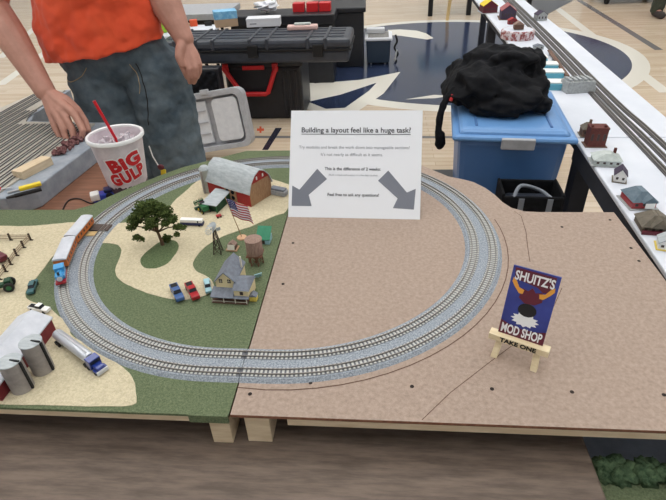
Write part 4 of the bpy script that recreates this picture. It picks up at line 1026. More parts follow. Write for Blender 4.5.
    for s_ in (-1, 1): MB().ball(head + f_ * .084 + Vector((s_ * .03, 0, .012)), .0105, 0, 12, 8).build('eye', 'eye', root, smooth=180)
    MB().ball(head + f_ * .083 + Vector((0, 0, -.062)), (.024, .008, .006), 0, 12, 8).build('mouth', 'lip', root, smooth=180)
    for s_ in ('l', 'r'):
        a_ = g['an' + s_]; b = MB(); b.cap(a_ + Vector((0, 0, -.045)) - f_ * .03, a_ + f_ * .17 + Vector((0, 0, -.05)), .045, .042, 16); b.cap(a_ - f_ * .01, a_ + Vector((0, 0, -.04)), .05, .047)
        o_ = b.build('shoe', 'boot', root); remesh(o_, .006, 3)
    return root, g
J = dict(chest=(-.705, 1.29, 1.27), pelvis=(-.675, 1.30, .93), hem=(-.705, 1.285, .985), neck=(-.69, 1.29, 1.50), head=(-.66, 1.24, 1.66),
         shr=(-.885, 1.29, 1.42), elr=(-0.9795, 1.2, 1.1378), wrr=(-0.8205, 1.075, 0.9103), shl=(-.505, 1.30, 1.42), ell=(-0.4939, 1.31, 1.1539), wrl=(-0.4199, 1.25, 1.0149),
         hipr=(-.745, 1.29, .87), knr=(-.715, 1.26, .50), anr=(-.76, 1.32, .095), hipl=(-.560, 1.31, .87), knl=(-.535, 1.28, .50), anl=(-.52, 1.34, .095))
hR = ([(-0.7187, 1.02, 0.8626), (-0.7427, 1.015, 0.8493), (-0.7689, 1.015, 0.8465), (-0.7967, 1.03, 0.8539)],
      [[(-0.6966, 1.0, 0.8326), (-0.6849, 0.985, 0.8164), (-0.69, 0.98, 0.8027)], [(-0.7236, 0.995, 0.8192), (-0.7192, 0.985, 0.7978), (-0.7234, 0.98, 0.7872)], [(-0.7518, 0.995, 0.8194), (-0.7455, 0.985, 0.7949), (-0.7476, 0.98, 0.781)], [(-0.7849, 1.01, 0.8204), (-0.7753, 1.0, 0.8051), (-0.7701, 0.995, 0.7943)]],
      [(-0.7536, 1.06, 0.8865), (-0.7228, 1.05, 0.8586), (-0.6993, 1.035, 0.8292), (-0.6897, 1.02, 0.8062)])
hL = ([(-0.4309, 1.225, 0.9695), (-0.4096, 1.215, 0.9624), (-0.3953, 1.22, 0.9609), (-0.3858, 1.235, 0.9662)],
      [[(-0.4277, 1.21, 0.9456), (-0.4205, 1.205, 0.9252), (-0.419, 1.21, 0.9081)], [(-0.4038, 1.2, 0.9355), (-0.4055, 1.2, 0.9107), (-0.4122, 1.21, 0.8922)], [(-0.3856, 1.205, 0.9369), (-0.3871, 1.205, 0.9121), (-0.4009, 1.215, 0.8906)], [(-0.3773, 1.225, 0.944), (-0.3813, 1.225, 0.9223), (-0.3932, 1.23, 0.9022)]],
      [(-0.4241, 1.21, 0.9939), (-0.4266, 1.195, 0.9736), (-0.4201, 1.19, 0.9506)])
root, g = person('standing person in orange t-shirt and blue jeans, one hand resting on the grey yard module', (-.65, 1.29), J, 'shirt', 'denim', -1, {'r': hR, 'l': hL})
# jeans details: fly, pocket seams
def seam(pts, r=.0016, nm='seam'):
    b = MB(); O = Vector((-.65, 1.29, 0)); b.tube([Vector(q) - O for q in pts], r, 6); return b.build(nm, 'denim_seam', root)

# keyring hanging behind the track
K0 = Vector((-0.5415, 1.085, 0.7263)); K1 = Vector((-0.5272, 1.085, 0.6599))
t = thing('key_lanyard', 'white cord with a small yellow and red tag hanging against the jeans', 'lanyard', tuple(K1))
MB().tube([K0 - K1, (K0 - K1) * .45 + Vector((-.004, 0, 0)), Vector((0, 0, 0))], .002, 8).build('cord', 'white', t, smooth=60)
MB().ball((.008, 0, -.008), (.012, .006, .010), 0, 12, 8).build('clasp', 'maroon', t, smooth=180)
MB().box((.012, 0, -.030), (.018, .006, .030), 0, ry=.15).build('tag', 'yellow', t, bevel=.003)

# second person: only boots and trousers are in the frame
q = (3.7223, 6.8252)
bx_, by_ = q[0] + .10, q[1] + .15
J2 = dict(chest=(bx_, by_, 1.30), pelvis=(bx_, by_, .95), hem=(bx_, by_, 1.0), neck=(bx_, by_, 1.52), head=(bx_, by_ - .03, 1.68), shr=(bx_ - .2, by_, 1.42), elr=(bx_ - .24, by_, 1.14), wrr=(bx_ - .24, by_ - .06, .90),
          shl=(bx_ + .2, by_, 1.42), ell=(bx_ + .24, by_, 1.14), wrl=(bx_ + .24, by_ - .06, .90), hipr=(bx_ - .09, by_, .88), knr=(bx_ - .1, by_ - .02, .5), anr=(bx_ - .11, by_, .095), hipl=(bx_ + .09, by_, .88), knl=(bx_ + .1, by_ - .02, .5), anl=(bx_ + .11, by_, .095))
person('person far behind at upper right corner, dark boots and trousers showing', (bx_, by_), J2, 'trouser', 'trouser')
# stitched seams on the jeans, laid onto the cloth
from mathutils.bvhtree import BVHTree
def lay(parent, child, pts, r, m, nm, n=10, lift=.0005):
    dg = bpy.context.evaluated_depsgraph_get(); dg.update()
    bvh = BVHTree.FromObject(child, dg); O = Vector(parent.location); out = []
    for q in spline(pts, n):
        h = bvh.ray_cast(Vector((q[0] - O.x, -1.5, q[1])), Vector((0, 1, 0)))
        if h[0] is not None: out.append(h[0] + Vector((0, -lift, 0)))
    if len(out) > 2: return MB().tube(out, r, 6).build(nm, m, child, smooth=60)
jn = [c for c in root.children if c.name.startswith('trousers')][0]
def xz(p): return (p[0], p[2])
lay(root, jn, [xz((-0.5919, 1.2, 0.9543)), xz((-0.5853, 1.2, 0.9294)), xz((-0.5785, 1.2, 0.8914)), xz((-0.5868, 1.2, 0.8591))], .0013, 'denim_seam', 'fly_stitch')
lay(root, jn, [xz((-0.5755, 1.2, 0.954)), xz((-0.5687, 1.2, 0.9166)), xz((-0.5633, 1.2, 0.8718)), xz((-0.5654, 1.2, 0.8224)), xz((-0.5787, 1.2, 0.7541))], .0018, 'tyre', 'centre_seam')
lay(root, jn, [xz((-0.8629, 1.2, 0.9406)), xz((-0.846, 1.2, 0.9118)), xz((-0.8086, 1.2, 0.9015)), xz((-0.7618, 1.2, 0.9199)), xz((-0.7328, 1.2, 0.9476))], .0014, 'denim_seam', 'pocket_stitch')
lay(root, jn, [xz((-0.4877, 1.2, 0.9945)), xz((-0.4804, 1.2, 0.9704)), xz((-0.4633, 1.2, 0.9458))], .0014, 'denim_seam', 'pocket_stitch')
# ------------------------------------------------------------ blue tub, jacket, tote
tz = -.10
t = thing('storage_tub', 'large blue plastic storage tub with lighter lid and grey latch on the floor', 'storage tub', (.583, 1.145, .50), tz)
w0, w1, l0, l1, h = .262, .295, .36, .40, .295
b = MB().frus((0, 0, 0), (w0, l0), (w1, l1), h); b.build('body', 'tub', t, bevel=.02)
b = MB().bx(-w1 / 2 - .018, w1 / 2 + .018, -l1 / 2 - .018, l1 / 2 + .018, h - .004, h + .012); b.build('lid_rim', 'tub_lid', t, bevel=.012)
ld = MB().frus((0, 0, h + .010), (w1 + .01, l1 + .01), (w1 - .02, l1 - .02), .016).build('lid', 'tub_lid', t, bevel=.012)
for x in (-.10, .10): MB().bx(x - .004, x + .004, -l1 / 2 + .03, l1 / 2 - .03, h + .024, h + .029).build('lid_rib', 'tub', ld, bevel=.003)
MB().box((.01, -l1 / 2 - .021, h - .004), (.088, .012, .032), 0, rx=.12).build('latch', 'grey_plastic', t, bevel=.003)
LZ = .50 + h + .026
t = thing('jacket', 'black jacket bundled up on top of the blue storage tub', 'jacket', (.583, 1.175, LZ), tz)
rr = random.Random(9); b = MB()
for c_, r_ in (((0, 0, .07), (.24, .20, .085)), ((-.10, -.05, .09), (.17, .19, .09)), ((.10, -.10, .05), (.19, .15, .07)), ((-.02, .08, .14), (.20, .14, .09)), ((.14, .10, .11), (.13, .14, .10)), ((-.20, .02, .04), (.10, .17, .06)),
               ((.22, .0, .06), (.08, .16, .07)), ((.03, -.20, .03), (.16, .09, .045)), ((-.16, .14, .08), (.12, .12, .08)), ((.05, .02, .18), (.15, .10, .05)), ((.24, -.14, .03), (.07, .09, .035))):
    b.ball(c_, r_, 0, 20, 14, .35, c_[0] * 13 + 2)
for k in range(16):
    a = rr.random() * 2 * PI; p0 = Vector((.02 + .02 * rr.gauss(0, 1), -.03, .16)); p1 = Vector((.25 * math.cos(a), .2 * math.sin(a), .03 + .05 * rr.random())); pm = (p0 + p1) / 2 + Vector((rr.gauss(0, .03), rr.gauss(0, .03), .055))
    b.tube(spline([tuple(p0), tuple(pm), tuple(p1)], 6), [.012 + .005 * math.sin(i) for i in range(13)], 8)
b.v = [(x * .52 - .045 + .12 * max(0, z), y * .62 + .02, max(.006, z * .66 + .004)) for x, y, z in b.v]; o = b.build('shell', 'dark_fabric', t); remesh(o, .004, 4); wrinkle(o, .045, .010)
b = MB(); b.tube(spline([(-.24, -.10, .10), (-.30, -.16, .03), (-.315, -.20, -.06), (-.31, -.22, -.12), (-.30, -.20, -.16)], 6), .020, 10); b.ball((-.30, -.21, -.12), (.03, .03, .05), 0, 12, 8)
b.v = [(x * .52 - .035, y * .6, z * .62) for x, y, z in b.v]; o = b.build('sleeve_strap', 'dark_fabric', t); remesh(o, .003, 3); wrinkle(o, .02, .006)
MB().tube([(-.165, -.090, .052), (-.170, -.098, .036)], .005, 8).build('red_tab', 'red_plastic', t, label='small red tab')
t = thing('tote_bag', 'open black tote bag with grey straps in front of the blue tub', 'bag', (.600, .845, .495 + .005), -.05)
b = MB()
for sg, dim in ((-1, 0), (1, 0)):
    b.bx(sg * .075 - .004, sg * .075 + .004, -.05, .05, .0, .205); b.bx(-.075, .075, sg * .05 - .004, sg * .05 + .004, 0, .20)
b.bx(-.075, .075, -.05, .05, 0, .01); o = b.build('bag_body', 'dark_fabric', t, bevel=.006)
for x in (-.05, .07): MB().box((x * .6, -.055, .10), (.014, .002, .19)).build('strap', 'strap', t)
b = MB(); b.tube(spline([(-.05, -.05, .195), (-.03, -.02, .215), (.02, -.01, .20), (.045, -.05, .195)], 6), .005, 8); b.build('handle', 'strap', t, smooth=60)
MB().box((.0, .0, .10), (.13, .085, .14)).build('contents', 'black_case', t, bevel=.02)

t = thing('low_stool', 'low dark stool hidden behind the board, carrying the blue tub and black tote bag', 'stool', (.54, 1.07, 0))
MB().bx(-.17, .165, -.30, .32, .475, .50).build('seat', 'black_plastic', t, bevel=.004)
for x in (-.15, .145):
    for y in (-.28, .30): MB().bx(x - .012, x + .012, y - .012, y + .012, 0, .475).build('leg', 'black_metal', t)
# ------------------------------------------------------------ white foam board modules at right
WZ = .77
def wx(y):
    P = [(-1, .66), (.37, .717), (1.018, .753), (2.509, .821), (3.5, .847), (5.5, .93)]
    for (y0, x0), (y1, x1) in zip(P, P[1:]):
        if y <= y1: return x0 + (x1 - x0) * (y - y0) / (y1 - y0)
    return P[-1][1]
def wr(y): return wx(y) + .31 + .002 * y
for y0, y1, lab in ((-.35, 1.018, 'nearer white topped module with dark skirt, carrying the row of small model houses'), (1.022, 5.2, 'farther white topped module row behind the blue tub, running to the top of photo')):
    t = thing('track_module', lab, 'model railway module', (0, 0, 0)); n = 6; ys = [y0 + (y1 - y0) * k / n for k in range(n + 1)]
    poly = [(wx(y), y) for y in ys] + [(wr(y), y) for y in reversed(ys)]
    poly2 = [(wx(y) + .004, y) for y in ys] + [(wr(y) - .004, y) for y in reversed(ys)]
    MB().prism(poly, WZ - .012, WZ).build('white_top', 'white_board', t, bevel=.003)
    sk = .065 if y0 < 0 else .035; MB().prism(poly2, WZ - sk, WZ - .012).build('skirt', 'skirt', t)
    for yy in ((y1 - .03, y0 + .1) if y0 < 0 else (2.9, 4.95)):
        for xx in ((wr(yy) - .04,) if yy == 4.95 else (wx(yy) + .03, wr(yy) - .04)): MB().bx(xx - .024, xx + .024, yy - .024, yy + .024, 0, WZ - sk).build('leg', 'skirt', t)
# three tracks
TR = (([(-.35, .845), (.794, .901), (1.336, .926), (2.233, .973), (3.432, 1.032), (5.2, 1.11)], 'nearest of the three long tracks, next to the small model houses'),
      ([(-.35, .88), (.872, .935), (1.335, .951), (2.23, 1.0), (3.427, 1.058), (5.2, 1.137)], 'middle of the three long tracks on the white module'),
      ([(-.35, .915), (.951, .970), (1.334, .979), (2.228, 1.027), (3.422, 1.083), (5.2, 1.163)], 'long track farthest from the model houses on the white module'))
for P, lab in TR:
    t = thing('long_track', lab, 'model railway track', (0, 0, WZ)); P = [(x, y) for y, x in P]; Pf = spline([(x, y) for x, y in P], 10)
    def off(d):
        out = []
        for i in range(len(Pf)):
            a = Pf[max(i - 1, 0)]; c_ = Pf[min(i + 1, len(Pf) - 1)]; l = math.dist(a, c_); out.append((Pf[i][0] + (c_[1] - a[1]) / l * d, Pf[i][1] - (c_[0] - a[0]) / l * d))
        return out
    def strip(b, d0, d1, z0, z1, m=0):
        a = off(d0); c_ = off(d1); n = len(a); vs = [(q[0], q[1], z0) for q in a] + [(q[0], q[1], z0) for q in c_] + [(q[0], q[1], z1) for q in a] + [(q[0], q[1], z1) for q in c_]; fs = []
        for i in range(n - 1): fs += [(2 * n + i, 3 * n + i, 3 * n + i + 1, 2 * n + i + 1), (i, i + 1, n + i + 1, n + i), (i, 2 * n + i, 2 * n + i + 1, i + 1), (n + i, n + i + 1, 3 * n + i + 1, 3 * n + i)]
        fs += [(0, n, 3 * n, 2 * n), (n - 1, 3 * n - 1, 4 * n - 1, 2 * n - 1)]
        b.add(vs, fs, m)
    b = MB(); strip(b, -.010, .010, 0, .003); b.build('trackbed', 'yard_rail', t)
    for d in (-.0045, .0045): b = MB(); strip(b, d - .001, d + .001, .003, .0055); b.build('rail', 'rail', t)

def house(name, label, q, w, l, hh, hr, rz, wall, roof, extra=None, kind='gable', base=None, group=None):
    t = thing(name, label, 'model building', (q[0], q[1], WZ), rz, group)
    z = 0
    if base: MB().bx(-w * .62, w * .62, -l * .6, l * .6, 0, .002).build('base', base, t); z = .002
    MB().bx(-w / 2, w / 2, -l / 2, l / 2, z, hh).build('walls', wall, t)
    if kind == 'gable':
        MB().extr([(-w / 2, hh), (w / 2, hh), (0, hr)], -l / 2, l / 2).build('gable', wall, t); b = MB(); gable(b, -w / 2, w / 2, -l / 2, l / 2, hh, hr); b.build('roof', roof, t)
    elif kind == 'hip': MB().frus((0, 0, hh), (w * 1.12, l * 1.1), (w * .25, l * .5), hr - hh).build('roof', roof, t)
    else: MB().bx(-w / 2 - .001, w / 2 + .001, -l / 2 - .001, l / 2 + .001, hh, hr).build('roof', roof, t)
    wb = MB(); k = max(2, int(w / .014))
    for i in range(k): wb.box((-w / 2 + (i + .5) * w / k, -l / 2 - .0003, z + (hh - z) * .55), (w / k * .4, .0008, (hh - z) * .38))
    wb.build('window_row', 'window_dark', t)
    if extra: extra(t)
    return t
def chimney(x, y, z0, z1, m='brick'):
    return lambda t: MB().bx(x - .003, x + .003, y - .003, y + .003, z0, z1).build('chimney', m, t)
house('model_house', 'brown model house with grey hipped roof beside the corner of blue tub', (0.7904, 1.0399), .032, .035, .022, .036, -.1, 'brown_paint', 'roof_olive', chimney(.004, 0, .034, .046, 'brown_paint'), 'hip', base='roof_olive')
def brick_x(t):
    MB().bx(-.022, -.016, -.012, -.006, .055, .061).build('chimney', 'brick', t); MB().bx(.012, .018, -.012, -.006, .055, .061).build('chimney', 'brick', t)
house('model_house', 'tall dark red brick model building with flat roof at white module corner', (0.7881, 0.966), .046, .034, .050, .055, -.05, 'brick', 'brick', brick_x, 'flat', base='brown_paint')
house('model_building', 'low pale grey model glasshouse between the brick building and white house', (0.776, 0.8473), .062, .048, .016, .030, -.15, 'glasshouse', 'glasshouse', chimney(.02, .015, .02, .036), 'hip', base='concrete')
house('model_house', 'small white model house with dark purple roof', (0.7744, 0.749), .026, .032, .018, .034, -.35, 'white', 'roof_purple', None, 'gable', base='roof_olive')
def st_x(t):
    MB().extr([(-.010, .020), (.022, .020), (.006, .034)], -.040, -.010).build('dormer', 'roof_teal', t); MB().bx(-.004, .016, -.0405, -.039, .008, .02).build('porch', 'white', t)
house('model_station', 'model station with blue-grey roof and red base', (0.7705, 0.6338), .050, .058, .018, .036, .05, 'red_car', 'roof_teal', st_x, 'hip', base='concrete')
def ol_x(t):
    MB().extr([(-.016, .016), (.016, .016), (0, .036)], -.034, .01).build('cross_gable', 'roof_olive', t); MB().bx(-.03, .03, -.034, -.030, 0, .008).build('red_porch', 'maroon', t, label='dark red low front')
house('model_house', 'olive-brown roofed model house with dark red base near right edge of photo', (0.7595, 0.5307), .056, .050, .014, .034, -.1, 'roof_olive', 'roof_olive', ol_x, 'hip')
house('model_house', 'small cream model house on a yellow-green base, nearest at right edge', (0.7506, 0.4557), .026, .028, .015, .026, -.3, 'white', 'roof_grey', None, 'gable', base='yellow_paint')
# concrete model building, turquoise units, mound, far buildings
q = (0.8916, 1.4302)
t = thing('model_building', 'grey concrete model building standing over the nearest long track', 'model building', (q[0], q[1] + .03, WZ), .15)
MB().frus((0, 0, 0), (.105, .070), (.095, .060), .038).build('block', 'concrete', t, bevel=.002)
b = MB()
for k in range(5): b.bx(-.044 + k * .018, -.034 + k * .018, -.025, .02, .038, .046)
b.build('roof_fins', 'concrete', t)
for k, (px, py, wh) in enumerate(((537,64,'farthest of the four'), (547,71,'second farthest of the four'), (552,79,'second nearest of the four'), (559,90,'nearest of the four'))):
    q = ((0.8455, 1.8231), (0.8576, 1.7157), (0.8471, 1.6049), (0.8344, 1.4678))[k]
    t = thing('market_stall', 'white topped turquoise model stall, ' + wh + ' beside the black jacket', 'model building', (q[0], q[1] + .02, WZ), -.1)
    MB().bx(-.040, .040, -.026, .026, 0, .020).build('counter', 'turquoise', t); MB().bx(-.043, .043, -.018, .032, .020, .026).build('top', 'white', t, bevel=.002)
A, B_ = (0.9391, 1.999), (0.8986, 1.5972)
b = MB(); b.box((0, 0, .012), (.016, math.dist(A, B_), .004)); m_ = mid(A, B_)
t = thing('model_pier', 'narrow brown and grey model viaduct beside the turquoise stalls', 'model bridge', (m_[0], m_[1], WZ), ang(A, B_) - PI / 2); b.build('deck', 'brown_paint', t)
for k in range(5): y = (-.4 + k * .2) * math.dist(A, B_); MB().bx(-.007, .007, y - .004, y + .004, 0, .010).build('pier', 'concrete', t)
q = (0.8701, 2.2248)
t = thing('model_mound', 'oval mottled red and white model building beyond the turquoise stalls', 'model building', (q[0], q[1] + .09, WZ))
MB().lathe([(.078, 0), (.080, .034), (.074, .040), (.0, .044)], 30).build('wall', 'mottled_red', t, smooth=50)
t.scale = (1, 1.0, 1)
MB().lathe([(.070, .0402), (.0, .0460)], 24).build('roof', 'white_board', t)
t = thing('model_hut', 'small brown hut sitting on the mottled oval building', 'model building', (q[0] - .005, q[1] + .07, WZ + .046))
MB().bx(-.022, .022, -.015, .015, 0, .02).build('walls', 'brown_paint', t); MB().extr([(-.025, .02), (.025, .02), (0, .036)], -.017, .017).build('roof', 'tank_wood', t)
house('model_house', 'dark model house with bright red roof near top of photo', (0.9261, 2.8311), .08, .11, .045, .075, -.1, 'roof_purple', 'red_car', None, 'gable', base='brown_paint')
house('model_house', 'tiny red model house between red roofed house and oval building', (0.9179, 2.6567), .045, .03, .02, .032, .1, 'shed_red', 'barn_red')
house('model_house', 'yellow and maroon model house at the far left edge of white module', (0.8546, 3.037), .085, .09, .04, .070, .1, 'maroon', 'yellow', None, 'gable', base='concrete')
house('signal_hut', 'dark grey model hut right of the three long tracks near top of photo', (1.0892, 2.748), .055, .05, .030, .048, .2, 'concrete', 'roof_purple', None, 'gable')
house('model_shed', 'tiny grey model shed between stalls and oval building', (0.913, 2.0793), .04, .025, .014, .02, .1, 'concrete', 'roof_slate', None, 'gable')

# ------------------------------------------------------------ behind the person
t = thing('tool_box', 'big black tool box with a red folding handle standing on the gym floor', 'tool box', (-.645, 3.56, 0), -.01)
MB().bx(-.285, .285, -.20, .22, 0, .39).build('body', 'black_plastic', t, bevel=.02)
MB().bx(-.30, .30, -.215, .235, .39, .445).build('lid', 'black_plastic', t, bevel=.012)
for x in (-.265, .10): MB().bx(x - .02, x + .02, -.235, -.2, .36, .42).build('latch', 'red_plastic', t, bevel=.005)
b = MB(); hz = [(-.285, -.225, .40), (-.165, -.24, .215), (-.145, -.24, .205), (.015, -.24, .205), (.035, -.24, .215), (.11, -.225, .40)]
b.tube(hz, .018, 8); b.build('handle', 'red_plastic', t, smooth=50); MB().bx(-.14, .02, -.228, -.2, .375, .405).build('badge', 'red_plastic', t, bevel=.003)
for k in range(3): MB().bx(.14 + k * .045, .165 + k * .045, -.212, -.198, .02, .36).build('rib', 'black_plastic', t, bevel=.005)
for x in (-.24, .24): MB().bx(x - .03, x + .03, -.22, -.19, .0, .035).build('foot', 'black_metal', t)
CZ = .447
t = thing('long_case', 'long ribbed dark grey hard case lying across the black tool box', 'case', (-.66, 3.42, CZ), -.02)
MB().bx(-.66, .66, -.20, .20, 0, .085).build('base_shell', 'black_case', t, bevel=.02)
MB().bx(-.67, .67, -.21, .21, .090, .155).build('lid_shell', 'black_case', t, bevel=.022)
MB().bx(-.675, .675, -.215, .215, .080, .095).build('seam_band', 'black_metal', t, bevel=.004)
for x in (-.55, -.40, -.28, -.02, .10, .38, .50): MB().bx(x - .011, x + .011, -.216, .20, .092, .163).build('rib', 'black_case', t, bevel=.005)
for y in (-.12, -.03, .06, .14): MB().bx(-.62, .62, y - .007, y + .007, .152, .160).build('lid_ridge', 'black_case', t, bevel=.003)
for x in (-.45, .0, .45): MB().bx(x - .035, x + .035, -.23, -.208, .045, .125).build('latch', 'black_metal', t, bevel=.004)
LZ = CZ + .16
q = (-0.9677, 3.6805)
t = thing('tissue_box', 'open box with pale blue top and tan sides on the long case', 'box', (q[0], q[1] + .05, LZ), .35)
MB().bx(-.085, .085, -.06, .06, 0, .055).build('carton', 'cardboard', t, bevel=.002); MB().bx(-.086, .086, -.061, .061, .055, .11).build('blue_top', 'tissue_blue', t, bevel=.003)
q = (-0.668, 3.6433)
t = thing('white_box', 'flat white carton on the long case', 'box', (q[0], q[1] + .06, LZ), .08)
MB().bx(-.125, .125, -.06, .06, 0, .058).build('carton', 'box_white', t, bevel=.002); MB().bx(-.126, .126, -.061, .061, .045, .0595).build('lid', 'box_white', t, bevel=.002); MB().bx(-.10, -.05, -.062, -.06, .02, .028).build('label', 'ink_light', t)
q = (-0.3522, 3.9149)
t = thing('parts_pack', 'clear pinkish plastic pack at right on the long case', 'pack', (q[0], min(q[1], 3.52), LZ), .05)
MB().bx(-.11, .11, -.035, .035, 0, .03).build('tray', 'pink', t, bevel=.008); MB().bx(-.06, .06, -.02, .02, .03, .045).build('lens', 'glasshouse', t, bevel=.006)
# grey open case
t = thing('open_case', 'open grey plastic tool case leaning upright behind the track loop', 'case', (-.93, 2.62, 0.05), 0, rx=-.22, ry=-.15)
def rrect(x0, x1, z0, z1, r, n=5):
    out = []
    for cx_, cz_, a0_ in ((x1 - r, z1 - r, 0), (x0 + r, z1 - r, PI / 2), (x0 + r, z0 + r, PI), (x1 - r, z0 + r, 1.5 * PI)):
        for k in range(n + 1): a = a0_ + k * PI / 2 / n; out.append((cx_ + r * math.cos(a), cz_ + r * math.sin(a)))
    return out
b = MB(); b.extr(rrect(-.35, .35, .0, .36, .05), .0, .05); b.build('shell', 'grey_plastic', t, bevel=.006)
b = MB(); o_ = rrect(-.35, .35, 0, .36, .05); i_ = rrect(-.318, .318, .03, .325, .04); n = len(o_)
b.add([(u, -.045, z) for u, z in o_] + [(u, -.045, z) for u, z in i_] + [(u, .0, z) for u, z in o_] + [(u, .0, z) for u, z in i_], [(j, (j + 1) % n, n + (j + 1) % n, n + j) for j in range(n)] + [(j, 2 * n + j, 2 * n + (j + 1) % n, (j + 1) % n) for j in range(n)] + [(n + j, n + (j + 1) % n, 3 * n + (j + 1) % n, 3 * n + j) for j in range(n)])
b.build('rim', 'grey_plastic', t, bevel=.003)
MB().bx(-.31, .10, -.02, .0, .05, .31).build('liner', 'grey_plastic_light', t, bevel=.004)
b = MB().extr(rrect(.14, .305, .05, .31, .03), -.035, .0); b.build('lid_pocket', 'grey_plastic_light', t, bevel=.004)
for x in (-.21, -.11, -.01): MB().bx(x - .003, x + .003, -.03, -.018, .06, .30).build('rib', 'grey_plastic', t)
for z in (.11, .18, .25): MB().bx(-.30, .09, -.028, -.018, z - .003, z + .003).build('rib', 'grey_plastic', t)
MB().bx(-.20, -.08, -.040, -.018, .02, .24).build('tongue', 'grey_plastic_light', t, bevel=.004); MB().cyl((-.15, -.044, .21), (-.15, -.038, .21), .008, n=10).build('hole', 'tyre', t)
for x in (-.05, .12): MB().bx(x - .025, x + .025, -.06, -.03, .345, .375).build('latch', 'grey_plastic', t, bevel=.004)
# egg crate foam case
t = thing('foam_lined_case', 'black case lined with egg-crate foam behind the open grey case', 'case', (-.93, 3.02, .0), 0)
MB().bx(-.24, .06, .0, .10, 0, .47).build('shell', 'black_plastic', t, bevel=.01)
b = MB(); nx, nz = 8, 12; vs = []; fs = []
N_ = 48
for i in range(N_ + 1):
    for j in range(N_ + 1):
        u = i / N_; w = j / N_; vs.append((-.22 + .27 * u, -.004 - .022 * (.5 + .5 * math.sin(u * nx * PI) * math.sin(w * nz * PI)), .03 + .42 * w))
for i in range(N_):
    for j in range(N_): a = i * (N_ + 1) + j; fs.append((a, a + N_ + 1, a + N_ + 2, a + 1))
b.add(vs, fs); b.build('egg_crate_foam', 'foam', t, smooth=180)
# black bin, dark bin
t = thing('equipment_case', 'tall black equipment case standing behind the long case', 'case', (-.19, 5.05, 0), .02)
MB().bx(-.26, .24, -.24, .24, 0, .50).build('body', 'black_plastic', t, bevel=.012); MB().bx(-.28, .26, -.26, .26, .50, .545).build('lid', 'black_plastic', t, bevel=.01)
MB().bx(.06, .10, -.265, -.24, .05, .12).build('corner', 'black_metal', t)
for x in (-.2, .18): MB().cyl((x, -.2, .0), (x, -.18, .0), .0, .001)
t = thing('small_bin', 'small blue-black bin with white top full of oddments, beside tall black case', 'bin', (.195, 5.0, 0), 0)
MB().frus((0, 0, .02), (.22, .26), (.24, .30), .22).build('body', 'bin_blue', t, bevel=.01); MB().bx(-.135, .135, -.165, .165, .235, .262).build('white_rim', 'box_white', t, bevel=.008)
MB().bx(-.10, .10, -.13, .13, .258, .266).build('contents', 'junk_grey', t)
for x in (-.07, .07):
    for y in (-.1, .1): MB().cyl((x - .008, y, .011), (x + .008, y, .011), .011, n=12).build('caster', 'grey_plastic', t)
MB().bx(-.12, .06, .03, .13, .266, .31).build('paper_stack', 'box_white', t, bevel=.006)
t = thing('cable_coil', 'dark cable with white plug at the right side of the small bin', 'cable', (.36, 4.98, 0))
b = MB(); b.tube(spline([(0, 0, .26), (.02, 0, .20), (-.005, 0, .14), (.03, 0, .08), (.0, 0, .03), (.02, .03, .006)], 6), .010, 8); b.build('cord', 'tyre', t, smooth=60); MB().tube([(.0, -.01, .02), (.02, -.01, .12)], .008, 8).build('plug', 'white', t)
# low tables behind with oddments
t = thing('equipment_case', 'long low black crate behind the long case, red boxes on top', 'case', (-.62, 4.45, 0))
MB().bx(-.47, .42, -.16, .16, 0, .50).build('body', 'black_plastic', t, bevel=.01); MB().bx(-.49, .44, -.18, .18, .50, .58).build('rim', 'black_plastic', t, bevel=.01)
for k, x in enumerate((-.50, -.38, -.27)): tag(MB().bx(-.05, .05, -.05, .05, 0, .07).build('red_box', 'red_plastic', loc=(x, 4.45, .58), bevel=.004), 'small red box on the low black crate, ' + ('leftmost', 'middle', 'rightmost')[k] + ' of three', 'box', 'red boxes on the low black crate')
b = MB(); b.ball((0, 0, .03), (.09, .06, .035), 0, 14, 10, 1.2, 4); tag(b.build('crumpled_paper', 'white_paper', loc=(-.78, 4.42, .605)), 'crumpled white paper left of the red boxes', 'paper')
table('low_table', 'low white table of oddments behind the left end of the long case', -1.75, -1.13, 3.72, 4.15, .545, 'white_board')
table('low_table', 'grey edged table behind the white one at top of photo', -1.9, -1.13, 4.32, 4.9, .60, 'grey_plastic', .05)
for nm, lab, cat, q, d, m in (('wood_offcut', 'tan wood offcut on the low white table', 'wood block', (-1.4395, 4.2935), (.13, .05, .02), 'cardboard'), ('orange_tool', 'orange plastic tool on the low white table', 'tool', (-1.3469, 4.3735), (.06, .05, .05), 'orange_tool'),
                              ('dark_clamp', 'small dark clamp on the low white table next to orange tool', 'clamp', (-1.2233, 4.2185), (.06, .03, .03), 'tyre')):
    tag(MB().box((0, 0, d[2] / 2), d, 0, rz=.3).build(nm, m, loc=(max(min(q[0], -1.17), -1.7), min(max(q[1], 3.78), 4.1), .545), bevel=.004), lab, cat)
c0_ = (-1.5105, 3.45, 0.6428); c1_ = (-1.2603, 3.45, 0.7956)
t = thing('plastic_crate', 'lime green plastic crate behind the person\'s hip', 'crate', (-1.61, 3.95, .545), .1)
MB().frus((0, 0, 0), (.22, .24), (.26, .28), .20).build('body', 'lime', t, bevel=.01); MB().bx(-.14, .14, -.155, .155, .19, .22).build('lid', 'lime', t, bevel=.01)
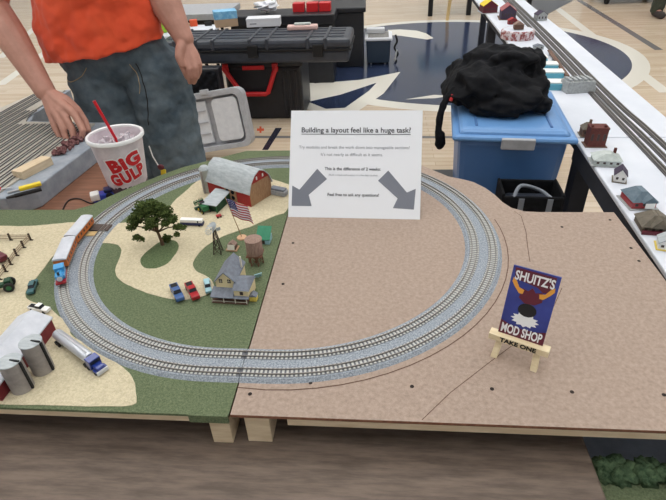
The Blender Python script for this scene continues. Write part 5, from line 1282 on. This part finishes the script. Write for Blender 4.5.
# far table legs and cane
p0 = (0.912, 7.4448); p1 = (1.4345, 7.0774)
t = thing('folding_table', 'far table on black legs at top of photo, pale blue cloth edge', 'table', (p0[0], p0[1], 0)); dx = p1[0] - p0[0]
MB().bx(-.1, dx + .9, -.05, .75, .72, .745).build('tabletop', 'tissue_blue', t)
for x in (0, dx + .0, dx + .8):
    MB().bx(x - .03, x + .03, -.03, .03, 0, .72).build('leg', 'black_metal', t)
q = (1.1116, 7.1223)
t = thing('walking_cane', 'tan walking cane with black crook handle at top of photo', 'cane', (q[0], q[1] - .02, 0))
b = MB(); b.tube([(0, 0, 0), (.02, 0, .30)], .022, 8); b.build('shaft', 'crossing_tan', t, smooth=60)
b = MB(); b.tube(spline([(.02, 0, .30), (.0, 0, .38), (-.06, 0, .42), (-.12, 0, .38), (-.13, 0, .32)], 6), .020, 8); b.build('handle', 'tyre', t, smooth=60)
q = (3.4757, 8.0148)
t = thing('rolling_cart', 'dark maroon rolling cart whose black wheel shows at top right', 'cart', (q[0], q[1], 0))
MB().cyl((-.02, 0, .06), (.02, 0, .06), .06).build('wheel', 'tyre', t); MB().cyl((.78, 0, .06), (.82, 0, .06), .06).build('wheel', 'tyre', t); MB().cyl((-.02, .6, .06), (.02, .6, .06), .06).build('wheel', 'tyre', t); MB().cyl((.78, .6, .06), (.82, .6, .06), .06).build('wheel', 'tyre', t)
MB().bx(-.1, .9, -.05, .65, .13, .55).build('body', 'maroon', t, bevel=.01); MB().bx(-.1, .9, -.05, .65, .115, .13).build('chassis', 'black_metal', t)

# ------------------------------------------------------------ light
w = bpy.data.worlds.new('gym_air'); SC.world = w; w.use_nodes = True
w.node_tree.nodes['Background'].inputs[0].default_value = (.82, .90, 1.0, 1); w.node_tree.nodes['Background'].inputs[1].default_value = .12
def lamp(x, y, p, sx_=3.0, sy_=3.0):
    t = thing('ceiling_light', 'unseen square gym ceiling light panel', 'ceiling light', (x, y, 6.97), group='gym ceiling light panels')
    MB().bx(-sx_ / 2, sx_ / 2, -sy_ / 2, sy_ / 2, 0, .03).build('housing', 'lamp_white', t)
    l = bpy.data.lights.new('panel_light', 'AREA'); l.shape = 'RECTANGLE'; l.size = sx_; l.size_y = sy_; l.energy = p; l.color = (.88, .95, 1.0)
    o = bpy.data.objects.new('panel_light', l); C.objects.link(o); o.location = (0, 0, -.02); o.parent = t
for x in (-5, 0, 5):
    for y in (-1.2, 2.6, 6.8, 11.5): lamp(x, y, 27 if y < 0 else 43)  # front row is added, unseen, to brighten the sign and other camera-facing sides
SC.view_settings.view_transform = 'Standard'; SC.view_settings.look = 'None'; SC.view_settings.exposure = -0.12; SC.view_settings.gamma = 1.0
